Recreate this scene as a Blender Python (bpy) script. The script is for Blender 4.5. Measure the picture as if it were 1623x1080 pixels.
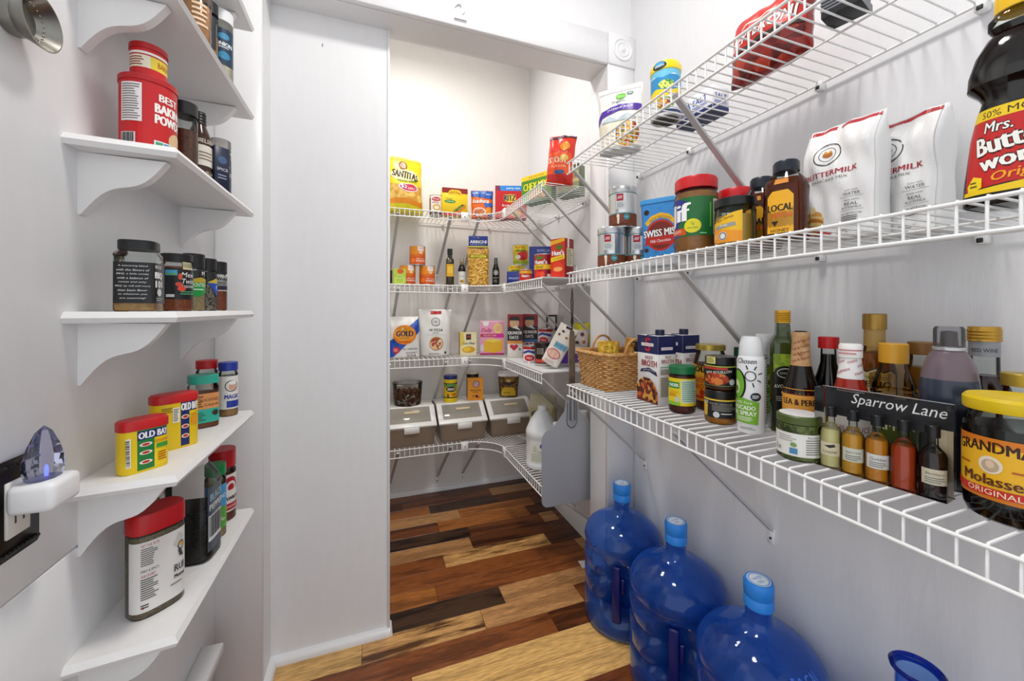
import bpy, bmesh, math, random
from mathutils import Vector, Matrix
for _o in list(bpy.data.objects): bpy.data.objects.remove(_o)
SC = bpy.context.scene
COL = SC.collection
PI = math.pi
random.seed(4)

# ------------------------------------------------------------------ camera
EYE = 1.13                      # camera height (m)
F, CX, HV = 620.0, 811.5, 490.0  # focal length in pixels, optical axis column, horizon row (1623x1080)
YAW = math.atan(223.5 / F)
CS, SN = math.cos(YAW), math.sin(YAW)
cam = bpy.data.cameras.new('camera'); camo = bpy.data.objects.new('camera', cam); COL.objects.link(camo)
camo.location = (0, 0, EYE); camo.rotation_euler = (PI / 2, 0, -YAW)
cam.sensor_fit = 'HORIZONTAL'; cam.sensor_width = 36; cam.lens = F * 36 / 1623
cam.shift_y = -(540 - HV) / 1623; cam.clip_start = 0.02
SC.camera = camo
# ------------------------------------------------------------------ world, exposure
W = bpy.data.worlds.new('world'); SC.world = W; W.use_nodes = True
W.node_tree.nodes['Background'].inputs[0].default_value = (0.93, 0.96, 1.0, 1)
W.node_tree.nodes['Background'].inputs[1].default_value = 1.05
vs = SC.view_settings
vs.view_transform = 'Standard'; vs.look = 'None'; vs.exposure = 0.22; vs.gamma = 1; vs.use_curve_mapping = False
LAMP_ROOM, LAMP_PANTRY = 12., 10.5
def area(name, loc, size, power, col=(1, .97, .93)):
    l = bpy.data.lights.new(name, 'AREA'); l.shape = 'DISK'; l.size = size; l.energy = power; l.color = col
    o = bpy.data.objects.new(name, l); COL.objects.link(o); o.location = loc; return o

# ------------------------------------------------------------------ places (metres)
XR, XL = 1.005, -.416           # right and left wall
YW0, YW1, YB = 1.345, 1.46, 2.45  # door wall front / back, pantry back wall
CEIL = 2.75
X0, YF = .675, 2.14             # front edge of right shelves, front edge of pantry back shelves
ZA, ZB, ZC, ZD = 1.665, 1.264, .859, .39
def onX(u, x):                  # plan position of an image column on the plane X = x
    t = (u - CX) / F; d = x / (t * CS + SN); return (x, d * (CS - t * SN))
def onY(u, y):
    t = (u - CX) / F; d = y / (CS - t * SN); return (d * (t * CS + SN), y)

# ------------------------------------------------------------------ materials
def lin(c):
    c = c / 255; return c / 12.92 if c <= .04045 else ((c + .055) / 1.055) ** 2.4
def rgb(h): return tuple(lin(int(h[i:i + 2], 16)) for i in (0, 2, 4)) + (1,)
MC = {}
def M(h, rough=.4, metal=0., trans=0., ior=1.45, emit=0., coat=0.):
    k = (h, rough, metal, trans, ior, emit, coat)
    if k in MC: return MC[k]
    m = bpy.data.materials.new('mat_' + h); m.use_nodes = True; b = m.node_tree.nodes['Principled BSDF']
    b.inputs['Base Color'].default_value = rgb(h); b.inputs['Roughness'].default_value = rough
    b.inputs['Metallic'].default_value = metal; b.inputs['Transmission Weight'].default_value = trans
    b.inputs['IOR'].default_value = ior; b.inputs['Coat Weight'].default_value = coat
    if emit: b.inputs['Emission Color'].default_value = rgb(h); b.inputs['Emission Strength'].default_value = emit
    m.diffuse_color = rgb(h); MC[k] = m; return m
def nodes(m): return m.node_tree.nodes, m.node_tree.links
def clear(h='ffffff', gl=.04, body=0., bodycol=None, ior=1.33):
    """thin clear plastic or glass: tinted see-through with a fresnel gloss, optionally cloudy"""
    k = ('clear', h, gl, body, bodycol, ior)
    if k in MC: return MC[k]
    m = bpy.data.materials.new('clear_' + h); m.use_nodes = True; N, L = nodes(m)
    for n in list(N): N.remove(n)
    out = N.new('ShaderNodeOutputMaterial'); tr = N.new('ShaderNodeBsdfTransparent'); tr.inputs[0].default_value = rgb(h)
    g = N.new('ShaderNodeBsdfGlossy'); g.inputs['Roughness'].default_value = gl
    fr = N.new('ShaderNodeFresnel'); fr.inputs[0].default_value = ior
    mx = N.new('ShaderNodeMixShader'); L.new(fr.outputs[0], mx.inputs[0]); 
    src = tr
    if body:
        df = N.new('ShaderNodeBsdfDiffuse'); df.inputs[0].default_value = rgb(bodycol or h)
        tl = N.new('ShaderNodeBsdfTranslucent'); tl.inputs[0].default_value = rgb(bodycol or h)
        ad = N.new('ShaderNodeMixShader'); L.new(df.outputs[0], ad.inputs[1]); L.new(tl.outputs[0], ad.inputs[2])
        m2 = N.new('ShaderNodeMixShader'); m2.inputs[0].default_value = body
        L.new(tr.outputs[0], m2.inputs[1]); L.new(ad.outputs[0], m2.inputs[2]); src = m2
    L.new(src.outputs[0], mx.inputs[1]); L.new(g.outputs[0], mx.inputs[2]); L.new(mx.outputs[0], out.inputs[0])
    MC[k] = m; return m
def grain(cols, scale=400, rough=.6, soft=False, stretch=None):
    """speckled colour: crumbs, spices, printed food"""
    k = ('grain', tuple(cols), scale, soft, stretch)
    if k in MC: return MC[k]
    m = bpy.data.materials.new('grain'); m.use_nodes = True; N, L = nodes(m); b = N['Principled BSDF']; b.inputs['Roughness'].default_value = rough
    tc = N.new('ShaderNodeTexCoord'); mp = N.new('ShaderNodeMapping'); L.new(tc.outputs['Object'], mp.inputs[0])
    if stretch: mp.inputs['Scale'].default_value = stretch
    if soft:
        v = N.new('ShaderNodeTexNoise'); v.inputs['Scale'].default_value = scale; o = v.outputs['Fac']; v.inputs['Detail'].default_value = 3
    else:
        v = N.new('ShaderNodeTexVoronoi'); v.inputs['Scale'].default_value = scale; o = v.outputs['Color']
    L.new(mp.outputs[0], v.inputs[0])
    r = N.new('ShaderNodeValToRGB'); e = r.color_ramp.elements
    n = len(cols); lo, hi = (.3, .7) if soft else (0, 1)
    e[0].position = lo; e[0].color = rgb(cols[0]); e[1].position = hi; e[1].color = rgb(cols[-1])
    for i in range(1, n - 1): x = e.new(lo + (hi - lo) * i / (n - 1)); x.color = rgb(cols[i])
    if not soft: r.color_ramp.interpolation = 'CONSTANT'
    if soft: L.new(o, r.inputs[0])
    else:
        sp = N.new('ShaderNodeSeparateColor'); L.new(o, sp.inputs[0]); L.new(sp.outputs[0], r.inputs[0])
    L.new(r.outputs[0], b.inputs['Base Color']); MC[k] = m; return m
def paint(h, rough=.38, bump=.12, sc=(14, 14, 3), name='paint'):
    m = bpy.data.materials.new(name); m.use_nodes = True; N, L = nodes(m); b = N['Principled BSDF']
    b.inputs['Roughness'].default_value = rough
    tc = N.new('ShaderNodeTexCoord'); mp = N.new('ShaderNodeMapping'); mp.inputs['Scale'].default_value = sc
    L.new(tc.outputs['Object'], mp.inputs[0])
    n1 = N.new('ShaderNodeTexNoise'); n1.inputs['Scale'].default_value = 3.5; n1.inputs['Detail'].default_value = 6; L.new(mp.outputs[0], n1.inputs[0])
    r = N.new('ShaderNodeMixRGB'); c = rgb(h); r.inputs[1].default_value = tuple(x * .965 for x in c[:3]) + (1,); r.inputs[2].default_value = tuple(min(1, x * 1.025) for x in c[:3]) + (1,)
    L.new(n1.outputs['Fac'], r.inputs[0]); L.new(r.outputs[0], b.inputs['Base Color'])
    bp = N.new('ShaderNodeBump'); bp.inputs['Strength'].default_value = bump; bp.inputs['Distance'].default_value = .004
    L.new(n1.outputs['Fac'], bp.inputs['Height']); L.new(bp.outputs[0], b.inputs['Normal']); return m
def liq(h, k=.5): return clear(h, .05, k, h, 1.2)
M_WALL = paint('e9e9ea'); M_RIGHT = paint('e4e4e6', sc=(20, 20, 3), bump=.25); M_TRIM = paint('ebebec', rough=.33, bump=.04); M_PANTRY = paint('ece9e5', rough=.3, bump=.1)
M_SHELF = paint('ecebea', rough=.45, bump=.05); M_WIRE = M('f0f0ee', .35); M_STEEL = M('c2c3c4', .35, .3)
def wood():
    m = bpy.data.materials.new('floor_wood'); m.use_nodes = True; N, L = nodes(m); b = N['Principled BSDF']; b.inputs['Roughness'].default_value = .3
    tc = N.new('ShaderNodeTexCoord'); oi = N.new('ShaderNodeObjectInfo'); mp = N.new('ShaderNodeMapping'); mp.inputs['Scale'].default_value = (1.0, 8.5, 1)
    cm = N.new('ShaderNodeCombineXYZ'); ml = N.new('ShaderNodeMath'); ml.operation = 'MULTIPLY'; ml.inputs[1].default_value = 40
    L.new(oi.outputs['Random'], ml.inputs[0]); L.new(ml.outputs[0], cm.inputs[0]); L.new(ml.outputs[0], cm.inputs[1])
    L.new(tc.outputs['Object'], mp.inputs[0]); L.new(cm.outputs[0], mp.inputs['Location'])
    n1 = N.new('ShaderNodeTexNoise'); n1.inputs['Scale'].default_value = 2.4; n1.inputs['Detail'].default_value = 9; n1.inputs['Roughness'].default_value = .62; n1.inputs['Distortion'].default_value = .35; L.new(mp.outputs[0], n1.inputs[0])
    n2 = N.new('ShaderNodeTexNoise'); n2.inputs['Scale'].default_value = 22; n2.inputs['Detail'].default_value = 4; L.new(mp.outputs[0], n2.inputs[0])
    # broad dark heart streaks
    r1 = N.new('ShaderNodeValToRGB'); r1.color_ramp.elements[0].position = .42; r1.color_ramp.elements[0].color = (.15, .09, .06, 1); r1.color_ramp.elements[1].position = .52; r1.color_ramp.elements[1].color = (1, 1, 1, 1)
    L.new(n1.outputs['Fac'], r1.inputs[0])
    r2 = N.new('ShaderNodeValToRGB'); r2.color_ramp.elements[0].position = .34; r2.color_ramp.elements[0].color = (.68, .6, .53, 1); r2.color_ramp.elements[1].position = .62; r2.color_ramp.elements[1].color = (1.08, 1.05, 1, 1)
    L.new(n2.outputs['Fac'], r2.inputs[0])
    m1 = N.new('ShaderNodeMixRGB'); m1.blend_type = 'MULTIPLY'; m1.inputs[0].default_value = 1; L.new(oi.outputs['Color'], m1.inputs[1]); L.new(r2.outputs[0], m1.inputs[2])
    m2 = N.new('ShaderNodeMixRGB'); m2.blend_type = 'MULTIPLY'; L.new(oi.outputs['Alpha'], m2.inputs[0]); L.new(m1.outputs[0], m2.inputs[1]); L.new(r1.outputs[0], m2.inputs[2])
    L.new(m2.outputs[0], b.inputs['Base Color'])
    bp = N.new('ShaderNodeBump'); bp.inputs['Strength'].default_value = .12; bp.inputs['Distance'].default_value = .002; L.new(n2.outputs['Fac'], bp.inputs['Height']); L.new(bp.outputs[0], b.inputs['Normal'])
    return m
M_WOOD = wood()

# ------------------------------------------------------------------ mesh helpers
def mesh(name, vs_, fs, mats, parent=None, smooth=False, fmat=None, loc=None):
    me = bpy.data.meshes.new(name); me.from_pydata([tuple(v) for v in vs_], [], fs)
    if not isinstance(mats, (list, tuple)): mats = [mats]
    for m in mats: me.materials.append(m)
    if fmat: me.polygons.foreach_set('material_index', fmat)
    if smooth:
        me.polygons.foreach_set('use_smooth', [True] * len(me.polygons))
        if smooth != 'all': me.set_sharp_from_angle(angle=math.radians(smooth if smooth is not True else 40))
    me.update(); o = bpy.data.objects.new(name, me); COL.objects.link(o)
    if parent: o.parent = parent
    if loc: o.location = loc
    return o
def inst(o, loc, parent=None, rot=None):
    c = o.copy(); COL.objects.link(c); c.parent = parent or o.parent; c.location = loc
    if rot: c.rotation_euler = rot
    return c
def tag(o, label, cat, group=None):
    o['label'] = label; o['category'] = cat
    if group: o['group'] = group
    return o
def struct(o): o['kind'] = 'structure'; return o
def thing(name, label, cat, x, y, z, rz=0, group=None, rx=0, ry=0):
    o = bpy.data.objects.new(name, None); o.empty_display_size = .02; COL.objects.link(o)
    o.location = (x, y, z); o.rotation_euler = (rx, ry, rz); return tag(o, label, cat, group)
def boxv(x0, y0, z0, x1, y1, z1):
    return [(x0, y0, z0), (x1, y0, z0), (x1, y1, z0), (x0, y1, z0), (x0, y0, z1), (x1, y0, z1), (x1, y1, z1), (x0, y1, z1)]
BF = [(0, 3, 2, 1), (4, 5, 6, 7), (0, 1, 5, 4), (1, 2, 6, 5), (2, 3, 7, 6), (3, 0, 4, 7)]
def box(name, x0, y0, z0, x1, y1, z1, m, parent=None, bev=0, seg=1):
    if not bev: return mesh(name, boxv(x0, y0, z0, x1, y1, z1), BF, m, parent)
    bm = bmesh.new(); vs_ = [bm.verts.new(v) for v in boxv(x0, y0, z0, x1, y1, z1)]
    for f in BF: bm.faces.new([vs_[i] for i in f])
    bmesh.ops.bevel(bm, geom=bm.edges[:], offset=bev, segments=seg, affect='EDGES', profile=.5)
    me = bpy.data.meshes.new(name); bm.to_mesh(me); bm.free(); me.materials.append(m)
    me.polygons.foreach_set('use_smooth', [True] * len(me.polygons)); me.set_sharp_from_angle(angle=math.radians(50))
    o = bpy.data.objects.new(name, me); COL.objects.link(o); o.parent = parent; return o
def tubev(pts, r, n=6, closed=False):
    pts = [Vector(p) for p in pts]; V, Fc = [], []; k = len(pts); up = None
    for i, p in enumerate(pts):
        if closed: d = pts[(i + 1) % k] - pts[i - 1]
        else: d = pts[min(i + 1, k - 1)] - pts[max(i - 1, 0)]
        d.normalize()
        if up is None: up = Vector((0, 0, 1)) if abs(d.z) < .9 else Vector((1, 0, 0))
        a = d.cross(up)
        if a.length < 1e-5: a = d.orthogonal()
        a.normalize(); b = a.cross(d).normalized(); up = b
        rr = r[i] if isinstance(r, (list, tuple)) else r
        for j in range(n):
            t = 2 * PI * j / n; V.append(p + a * math.cos(t) * rr + b * math.sin(t) * rr)
    for i in range(k if closed else k - 1):
        for j in range(n):
            Fc.append((i * n + j, i * n + (j + 1) % n, ((i + 1) % k) * n + (j + 1) % n, ((i + 1) % k) * n + j))
    if not closed: Fc.append(tuple(range(n))[::-1]); Fc.append(tuple(range((k - 1) * n, k * n)))
    return V, Fc
def tube(name, pts, r, m, parent=None, n=6, closed=False):
    V, Fc = tubev(pts, r, n, closed); return mesh(name, V, Fc, m, parent, smooth=50)
# cross-sections: a function angle -> multiplier pair
def circ(a): return (math.cos(a), math.sin(a))
def sq(n=7, sx=1, sy=1):
    def f(a):
        c, s = math.cos(a), math.sin(a); k = (abs(c) ** n + abs(s) ** n) ** (-1 / n); return (c * k * sx, s * k * sy)
    f.n = n; f.sx = sx; f.sy = sy; return f
def oval(sy, sx=1): 
    def f(a): return (math.cos(a) * sx, math.sin(a) * sy)
    return f
S = .001
def loft(name, prof, m, parent, shape=circ, n=28, smooth=35):
    """profile [(radius mm, height mm)] swept round the upright axis with the given cross-section"""
    V, Fc = [], []; rings = []
    for r, z in prof:
        if r <= 0: rings.append([len(V)]); V.append((0, 0, z * S))
        else:
            rings.append(list(range(len(V), len(V) + n)))
            for j in range(n):
                c, s = shape(2 * PI * j / n + PI / n); V.append((c * r * S, s * r * S, z * S))
    for a, b in zip(rings, rings[1:]):
        for j in range(n):
            k = (j + 1) % n
            if len(a) == 1 and len(b) == 1: continue
            if len(a) == 1: Fc.append((a[0], b[k], b[j]))
            elif len(b) == 1: Fc.append((a[j], a[k], b[0]))
            else: Fc.append((a[j], a[k], b[k], b[j]))
    return mesh(name, V, Fc, m, parent, smooth=smooth)
# ---- printed labels: flat elements (mm) mapped on to a surface
TC = {}
def glyphs(s, bold):
    k = (s, bold)
    if k not in TC:
        cu = bpy.data.curves.new('t', 'FONT'); cu.body = s; cu.resolution_u = 2
        ob = bpy.data.objects.new('t', cu); me = ob.to_mesh()
        vs_ = [v.co.copy() for v in me.vertices]; fs = [tuple(p.vertices) for p in me.polygons]
        ob.to_mesh_clear(); bpy.data.objects.remove(ob); bpy.data.curves.remove(cu)
        if vs_:
            x0 = min(v.x for v in vs_); x1 = max(v.x for v in vs_); y0 = min(v.y for v in vs_); y1 = max(v.y for v in vs_)
            vs_ = [(v.x - (x0 + x1) / 2, v.y - (y0 + y1) / 2) for v in vs_]; TC[k] = (vs_, fs, x1 - x0, y1 - y0)
        else: TC[k] = ([], [], 1, 1)
    return TC[k]
def cutgrid(V, Fc, sx, sy):
    bm = bmesh.new(); vv = [bm.verts.new((x, y, 0)) for x, y in V]
    for f in Fc:
        try: bm.faces.new([vv[i] for i in f])
        except ValueError: pass
    xs = [v[0] for v in V]; ys = [v[1] for v in V]
    for ax, st, lo, hi in ((0, sx, min(xs), max(xs)), (1, sy, min(ys), max(ys))):
        if not st: continue
        k = math.floor(lo / st) + 1
        while k * st < hi:
            co = [0, 0, 0]; no = [0, 0, 0]; co[ax] = k * st; no[ax] = 1
            bmesh.ops.bisect_plane(bm, geom=bm.verts[:] + bm.edges[:] + bm.faces[:], plane_co=co, plane_no=no, dist=1e-5); k += 1
    bm.verts.index_update(); V2 = [(v.co.x, v.co.y) for v in bm.verts]; F2 = [tuple(v.index for v in f.verts) for f in bm.faces]; bm.free(); return V2, F2
def label(parent, els, surf, sx=0, sy=0, name='label', off0=.0003, step=.00012):
    """one printed label mesh. elements:
    r x0 y0 x1 y1 col | e cx cy rx ry col | o cx cy r0 r1 col | p pts col | t text cx cy height col opts | l x0 y0 x1 y1 n col"""
    V, Fc, fm, mats = [], [], [], []
    rnd = random.Random(len(els) * 7 + 3)
    def mi(c):
        m = c if not isinstance(c, str) else M(c, .38)
        if m not in mats: mats.append(m)
        return mats.index(m)
    def put(v2, f2, c, lay, cut=True):
        if not v2 or not f2: return
        if cut and (sx or sy): v2, f2 = cutgrid(v2, f2, sx, sy)
        b = len(V); i = mi(c); V.extend(surf(x, y, off0 + step * lay) for x, y in v2)
        for f in f2: Fc.append(tuple(b + q for q in f)); fm.append(i)
    def rect(x0, y0, x1, y1, c, lay):
        nx = max(1, math.ceil(abs(x1 - x0) / sx)) if sx else 1; ny = max(1, math.ceil(abs(y1 - y0) / sy)) if sy else 1
        v2 = [(x0 + (x1 - x0) * i / nx, y0 + (y1 - y0) * j / ny) for j in range(ny + 1) for i in range(nx + 1)]
        put(v2, [(j * (nx + 1) + i, j * (nx + 1) + i + 1, (j + 1) * (nx + 1) + i + 1, (j + 1) * (nx + 1) + i) for j in range(ny) for i in range(nx)], c, lay, False)
    for lay, e in enumerate(els):
        k = e[0]
        if k == 'r': rect(*e[1:6], lay)
        elif k in 'eo':
            n = 28; cx, cy = e[1], e[2]
            if k == 'e':
                v2 = [(cx, cy)] + [(cx + e[3] * q * math.cos(2 * PI * i / n), cy + e[4] * q * math.sin(2 * PI * i / n)) for q in (.5, 1) for i in range(n)]
                f2 = [(0, 1 + i, 1 + (i + 1) % n) for i in range(n)] + [(1 + i, 1 + n + i, 1 + n + (i + 1) % n, 1 + (i + 1) % n) for i in range(n)]
            else:
                v2 = [(cx + q * math.cos(2 * PI * i / n), cy + q * math.sin(2 * PI * i / n)) for q in (e[3], e[4]) for i in range(n)]
                f2 = [(i, n + i, n + (i + 1) % n, (i + 1) % n) for i in range(n)]
            put(v2, f2, e[5], lay, max(e[3], e[4]) > 14)
        elif k == 'p': put(list(e[1]), [tuple(range(len(e[1])))], e[2], lay)
        elif k == 'l':
            x0, y0, x1, y1, n, c = e[1:7]; h = (y1 - y0) / n
            for i in range(n): rect(x0, y1 - h * (i + .7), x0 + (x1 - x0) * rnd.uniform(.7, 1), y1 - h * (i + .25), c, lay)
        elif k == 't':
            s, cx, cy, h, c = e[1:6]; op = e[6] if len(e) > 6 else {}
            gv, gf, gw, gh = glyphs(s, 0); sc = h / (gh or 1); wx = (op['w'] / gw) if 'w' in op else sc
            sh = op.get('s', 0); ro = math.radians(op.get('rot', 0)); cr, sr = math.cos(ro), math.sin(ro); bow = op.get('bow', 0); ww = gw * wx / 2
            v2 = []
            for x, y in gv:
                px, py = x * wx + y * sc * sh, y * sc
                if bow: py += bow * (1 - (px / ww) ** 2)
                v2.append((cx + px * cr - py * sr, cy + px * sr + py * cr))
            if op.get('out'):
                for dx, dy in ((-1, 0), (1, 0), (0, 1), (0, -1)): put([(a + dx * op.get('ow', h * .09), b + dy * op.get('ow', h * .09)) for a, b in v2], gf, op['out'], lay - .5)
            put(v2, gf, c, lay); bo = op.get('b', .02) * h
            if bo > .2:
                for dx, q in ((-bo, .3), (bo, .45)): put([(a + dx, b) for a, b in v2], gf, c, lay + q * .6)
    return mesh(name, V, Fc, mats, parent, fmat=fm) if V else None
def round_surf(prof, shape=circ, zmin=None):
    pr = sorted([(z, r) for r, z in prof if r > 0]); n_ = getattr(shape, 'n', 2)
    def R(z):
        if z <= pr[0][0]: return pr[0][1]
        for (z0, r0), (z1, r1) in zip(pr, pr[1:]):
            if z0 <= z <= z1: return r0 + (r1 - r0) * (z - z0) / (z1 - z0) if z1 > z0 else max(r0, r1)
        return pr[-1][1]
    def f(x, y, off):
        r = R(y)
        if n_ > 2.5:
            sx_, sy_ = shape.sx * r, shape.sy * r
            if abs(x) <= sx_: a = math.atan2(-1, x / sx_)
            elif x > 0: a = math.atan2((x - sx_ - sy_) / sy_, 1)
            else: a = math.atan2((-x - sx_ - sy_) / sy_, -1)
        else: a = -PI / 2 + x / r
        c, s = shape(a); return (c * (r * S + off), s * (r * S + off), y * S)
    return f
def flat(w, d, side='f', z0=0):
    def f(x, y, off):
        if side == 'f': return (x * S, -d / 2 * S - off, y * S)
        if side == 'r': return (w / 2 * S + off, x * S, y * S)
        if side == 'l': return (-w / 2 * S - off, -x * S, y * S)
        return (x * S, y * S, z0 * S + off)   # top
    return f
# ---- product builders (dimensions in mm, front faces -y)
def carton(name, lab, cat, w, d, h, pos, rz, col, front=(), right=(), left=(), top=(), group=None, rx=0, ry=0, bodyname='body'):
    t = thing(name, lab, cat, *pos, rz=rz, group=group, rx=rx, ry=ry)
    box(bodyname, -w / 2 * S, -d / 2 * S, 0, w / 2 * S, d / 2 * S, h * S, M(col, .4), t, bev=.0012)
    for els, sd in ((front, 'f'), (right, 'r'), (left, 'l'), (top, 't')):
        if els: label(t, els, flat(w, d, sd, h), name={'f': 'front_print', 'r': 'side_print', 'l': 'side_print', 't': 'top_print'}[sd])
    return t
def canprof(r, h): return [(0, 0), (r - 2, 0), (r, 1), (r, 3.5), (r - 1, 4.5), (r - 1, h - 4.5), (r, h - 3.5), (r, h - .8), (r - 1.2, h), (r - 2.6, h - 2.5), (0, h - 2.5)]
def wrap(r, z0, z1, c): return ('r', -PI * r + .01, z0, PI * r - .01, z1, c)
def can(name, lab, cat, r, h, pos, rz, els, group=None, metal='c9c9c9', lid=None, rough=.3, n=32):
    t = thing(name, lab, cat, *pos, rz=rz, group=group); p = canprof(r, h)
    loft('body', p, M(metal, rough, .8), t, n=n)
    if lid: loft('lid', [(0, h - 8), (r + .8, h - 8), (r + .8, h + .5), (r - 1, h + 2), (0, h + 2)], M(lid, .35), t, n=n)
    label(t, els, round_surf([(r - .8, 0), (r - .8, h)]), sx=max(3, r * .16)); return t
def jar(name, lab, cat, pos, rz, parts, els=(), lab_on=0, shape=circ, group=None, n=30, sy=0, sx=3.5, rx=0, ry=0):
    """parts: (name, profile, material[, cross-section]); the label wraps part lab_on"""
    t = thing(name, lab, cat, *pos, rz=rz, group=group, rx=rx, ry=ry)
    for p in parts: loft(p[0], p[1], p[2], t, p[3] if len(p) > 3 else shape, n=n)
    if els:
        p = parts[lab_on]; label(t, els, round_surf(p[1], p[3] if len(p) > 3 else shape), sx=sx, sy=sy)
    return t
def lidp(r, z0, h, e=1.2): return [(0, z0), (r, z0), (r, z0 + h - e), (r - e, z0 + h), (0, z0 + h)]
def bagshape(w, h, d, kind, wr, seed):
    rn = random.Random(seed); ph = [rn.uniform(0, 6.28) for _ in range(8)]
    def T(x, z):
        u = max(-1, min(1, x / (w / 2))); v = max(0, min(1, z / h))
        if kind == 'pillow': f = max(0, math.sin(PI * (.03 + .94 * v))) ** .45; g = max(0, 1 - abs(u) ** 2.6) ** .55
        elif kind == 'pouch': f = (1 - v ** 2.2) ** .8 * .95 + .04; g = max(0, 1 - abs(u) ** 3) ** .6
        else: f = 1 if v < .74 else 1 - .82 * ((v - .74) / .26) ** 1.6; g = max(0, 1 - abs(u) ** 12) ** .35
        wk = wr * (math.sin(u * 5 + v * 9 + ph[0]) + .7 * math.sin(u * 11 - v * 6 + ph[1]) + .6 * math.sin(v * 17 + u * 3 + ph[2]) + .5 * math.sin((u + v) * 13 + ph[3]))
        return max(.5, d / 2 * f * g + wk * g * (.35 + .65 * v))
    def Wd(z):
        v = z / h
        if kind == 'pillow': return 1 - .05 * math.sin(PI * v) - .012 * math.sin(v * 19 + ph[4])
        if kind == 'pouch': return .93 + .07 * v - .012 * math.sin(v * 15 + ph[4])
        return 1 - .01 * math.sin(v * 12 + ph[4]) - (.05 * max(0, v - .8) / .2)
    return T, Wd
def bag(name, lab, cat, w, h, d, pos, rz, col, els=(), kind='pouch', wr=1.2, seed=1, group=None, rx=0, ry=0, parts=(), mat=None, bend=0):
    t = thing(name, lab, cat, *pos, rz=rz, group=group, rx=rx, ry=ry); T, Wd = bagshape(w, h, d, kind, wr, seed)
    def bz(y, z): return (y + bend * max(0, z / h - .45) ** 2, z)
    nx, nz = 16, 22; V, Fc = [], []
    for sgn in (-1, 1):
        for j in range(nz + 1):
            z = h * j / nz
            for i in range(nx + 1):
                x = -w / 2 + w * i / nx; x = (w / 2) * math.sin(PI / 2 * x / (w / 2)) if kind != 'block' else (w / 2) * math.copysign(1 - (1 - abs(x) / (w / 2)) ** 2, x)
                tt = T(x, z) if abs(x) < w / 2 - .01 else 0; y, zz = bz(sgn * tt, z); V.append((x * Wd(z) * S, y * S, zz * S))
    k = (nx + 1) * (nz + 1)
    for j in range(nz):
        for i in range(nx):
            a = j * (nx + 1) + i; Fc.append((a, a + 1, a + nx + 2, a + nx + 1)); b = a + k; Fc.append((b, b + nx + 1, b + nx + 2, b + 1))
    for i in range(nx):
        Fc.append((i, k + i, k + i + 1, i + 1)); a = nz * (nx + 1) + i; Fc.append((a, a + 1, k + a + 1, k + a))
    mesh('body', V, Fc, mat or M(col, .35), t, smooth='all')
    def sf(x, z, off): y, zz = bz(-T(x, z), z); return (x * Wd(z) * S, y * S - off, zz * S)
    if els: label(t, els, sf, sx=5, sy=5, name='print', off0=.0017)
    for pn, pe in parts: label(t, pe, sf, sx=5, sy=5, name=pn, off0=.0022)
    return t
def cface(x, y, off=0): return math.atan2(-x, y) + math.radians(off)

# ================================================================== the room
YN = -1.0; YL = .36                        # near end left open and left wall cut short to let in world light
struct(box('floor', -1.2, YN, -.05, XR + .1, YB + .1, -.006, M('2a1a10', .8)))
FLOOR = bpy.data.objects['floor']
struct(box('ceiling', -1.2, YN, CEIL, XR + .1, YB + .1, CEIL + .05, M_WALL))
struct(box('wall_right', XR, YN, 0, XR + .1, YB + .1, CEIL, M_RIGHT))
struct(box('wall_back', -1.2, YB, 0, XR, YB + .1, CEIL, M_PANTRY))
struct(box('wall_pantry', -.75, YW1, 0, -.65, YB, CEIL, M_PANTRY))
OX0, OX1, OZ = -.30, .882, EYE + .972     # the cased opening
wl = struct(mesh('wall_left', boxv(XL - .1, YL, 0, XL - .012, YW0, CEIL), BF, M_WALL))
for z0, z1 in ((0, EYE - .672), (EYE - .672, EYE - .358), (EYE - .358, CEIL)):
    box('board', XL - .012, YL, z0 + .0012, XL, YW0, z1 - .0012, M_WALL, wl, bev=.0012)
wd = struct(mesh('wall_door', boxv(-.65, YW0, OZ, XR, YW1, CEIL), BF, M_WALL))
box('wall_pier', -.65, YW0, 0, OX0, YW1, OZ, M_WALL, wd); box('wall_pier', OX1, YW0, 0, XR, YW1, OZ, M_WALL, wd)
struct(box('trim_1', XL - .002, 1.325, 0, OX0, YW0, OZ, M_TRIM, bev=.003))
struct(box('trim_2', OX1, 1.325, 0, XR, YW0, OZ, M_TRIM, bev=.003))
struct(box('trim_3', OX0 - .001, 1.325, OZ, OX1, YW0, OZ + .122, M_TRIM, bev=.003))
for i, (a, b) in enumerate(((XL, OX0), (OX1, XR))):     # corner blocks with turned rosettes
    o = struct(box('trim_%d' % (4 + i), a + .001, 1.318, OZ - .002, b, YW0, OZ + .124, M_TRIM, bev=.003))
    V, Fc = [], []; prof = [(.045, 0), (.045, .003), (.041, .005), (.037, .001), (.03, .001), (.027, .004), (.023, .001), (.012, .001), (.009, .005), (0.0005, .006)]
    for r, q in prof:
        for j in range(28): V.append((r * math.cos(2 * PI * j / 28) + (a + b) / 2, 1.318 - q, r * math.sin(2 * PI * j / 28) + OZ + .062))
    for i2 in range(len(prof) - 1):
        for j in range(28): Fc.append((i2 * 28 + j, i2 * 28 + (j + 1) % 28, (i2 + 1) * 28 + (j + 1) % 28, (i2 + 1) * 28 + j))
    mesh('rosette', V, Fc, M_TRIM, o, smooth=60)
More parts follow.
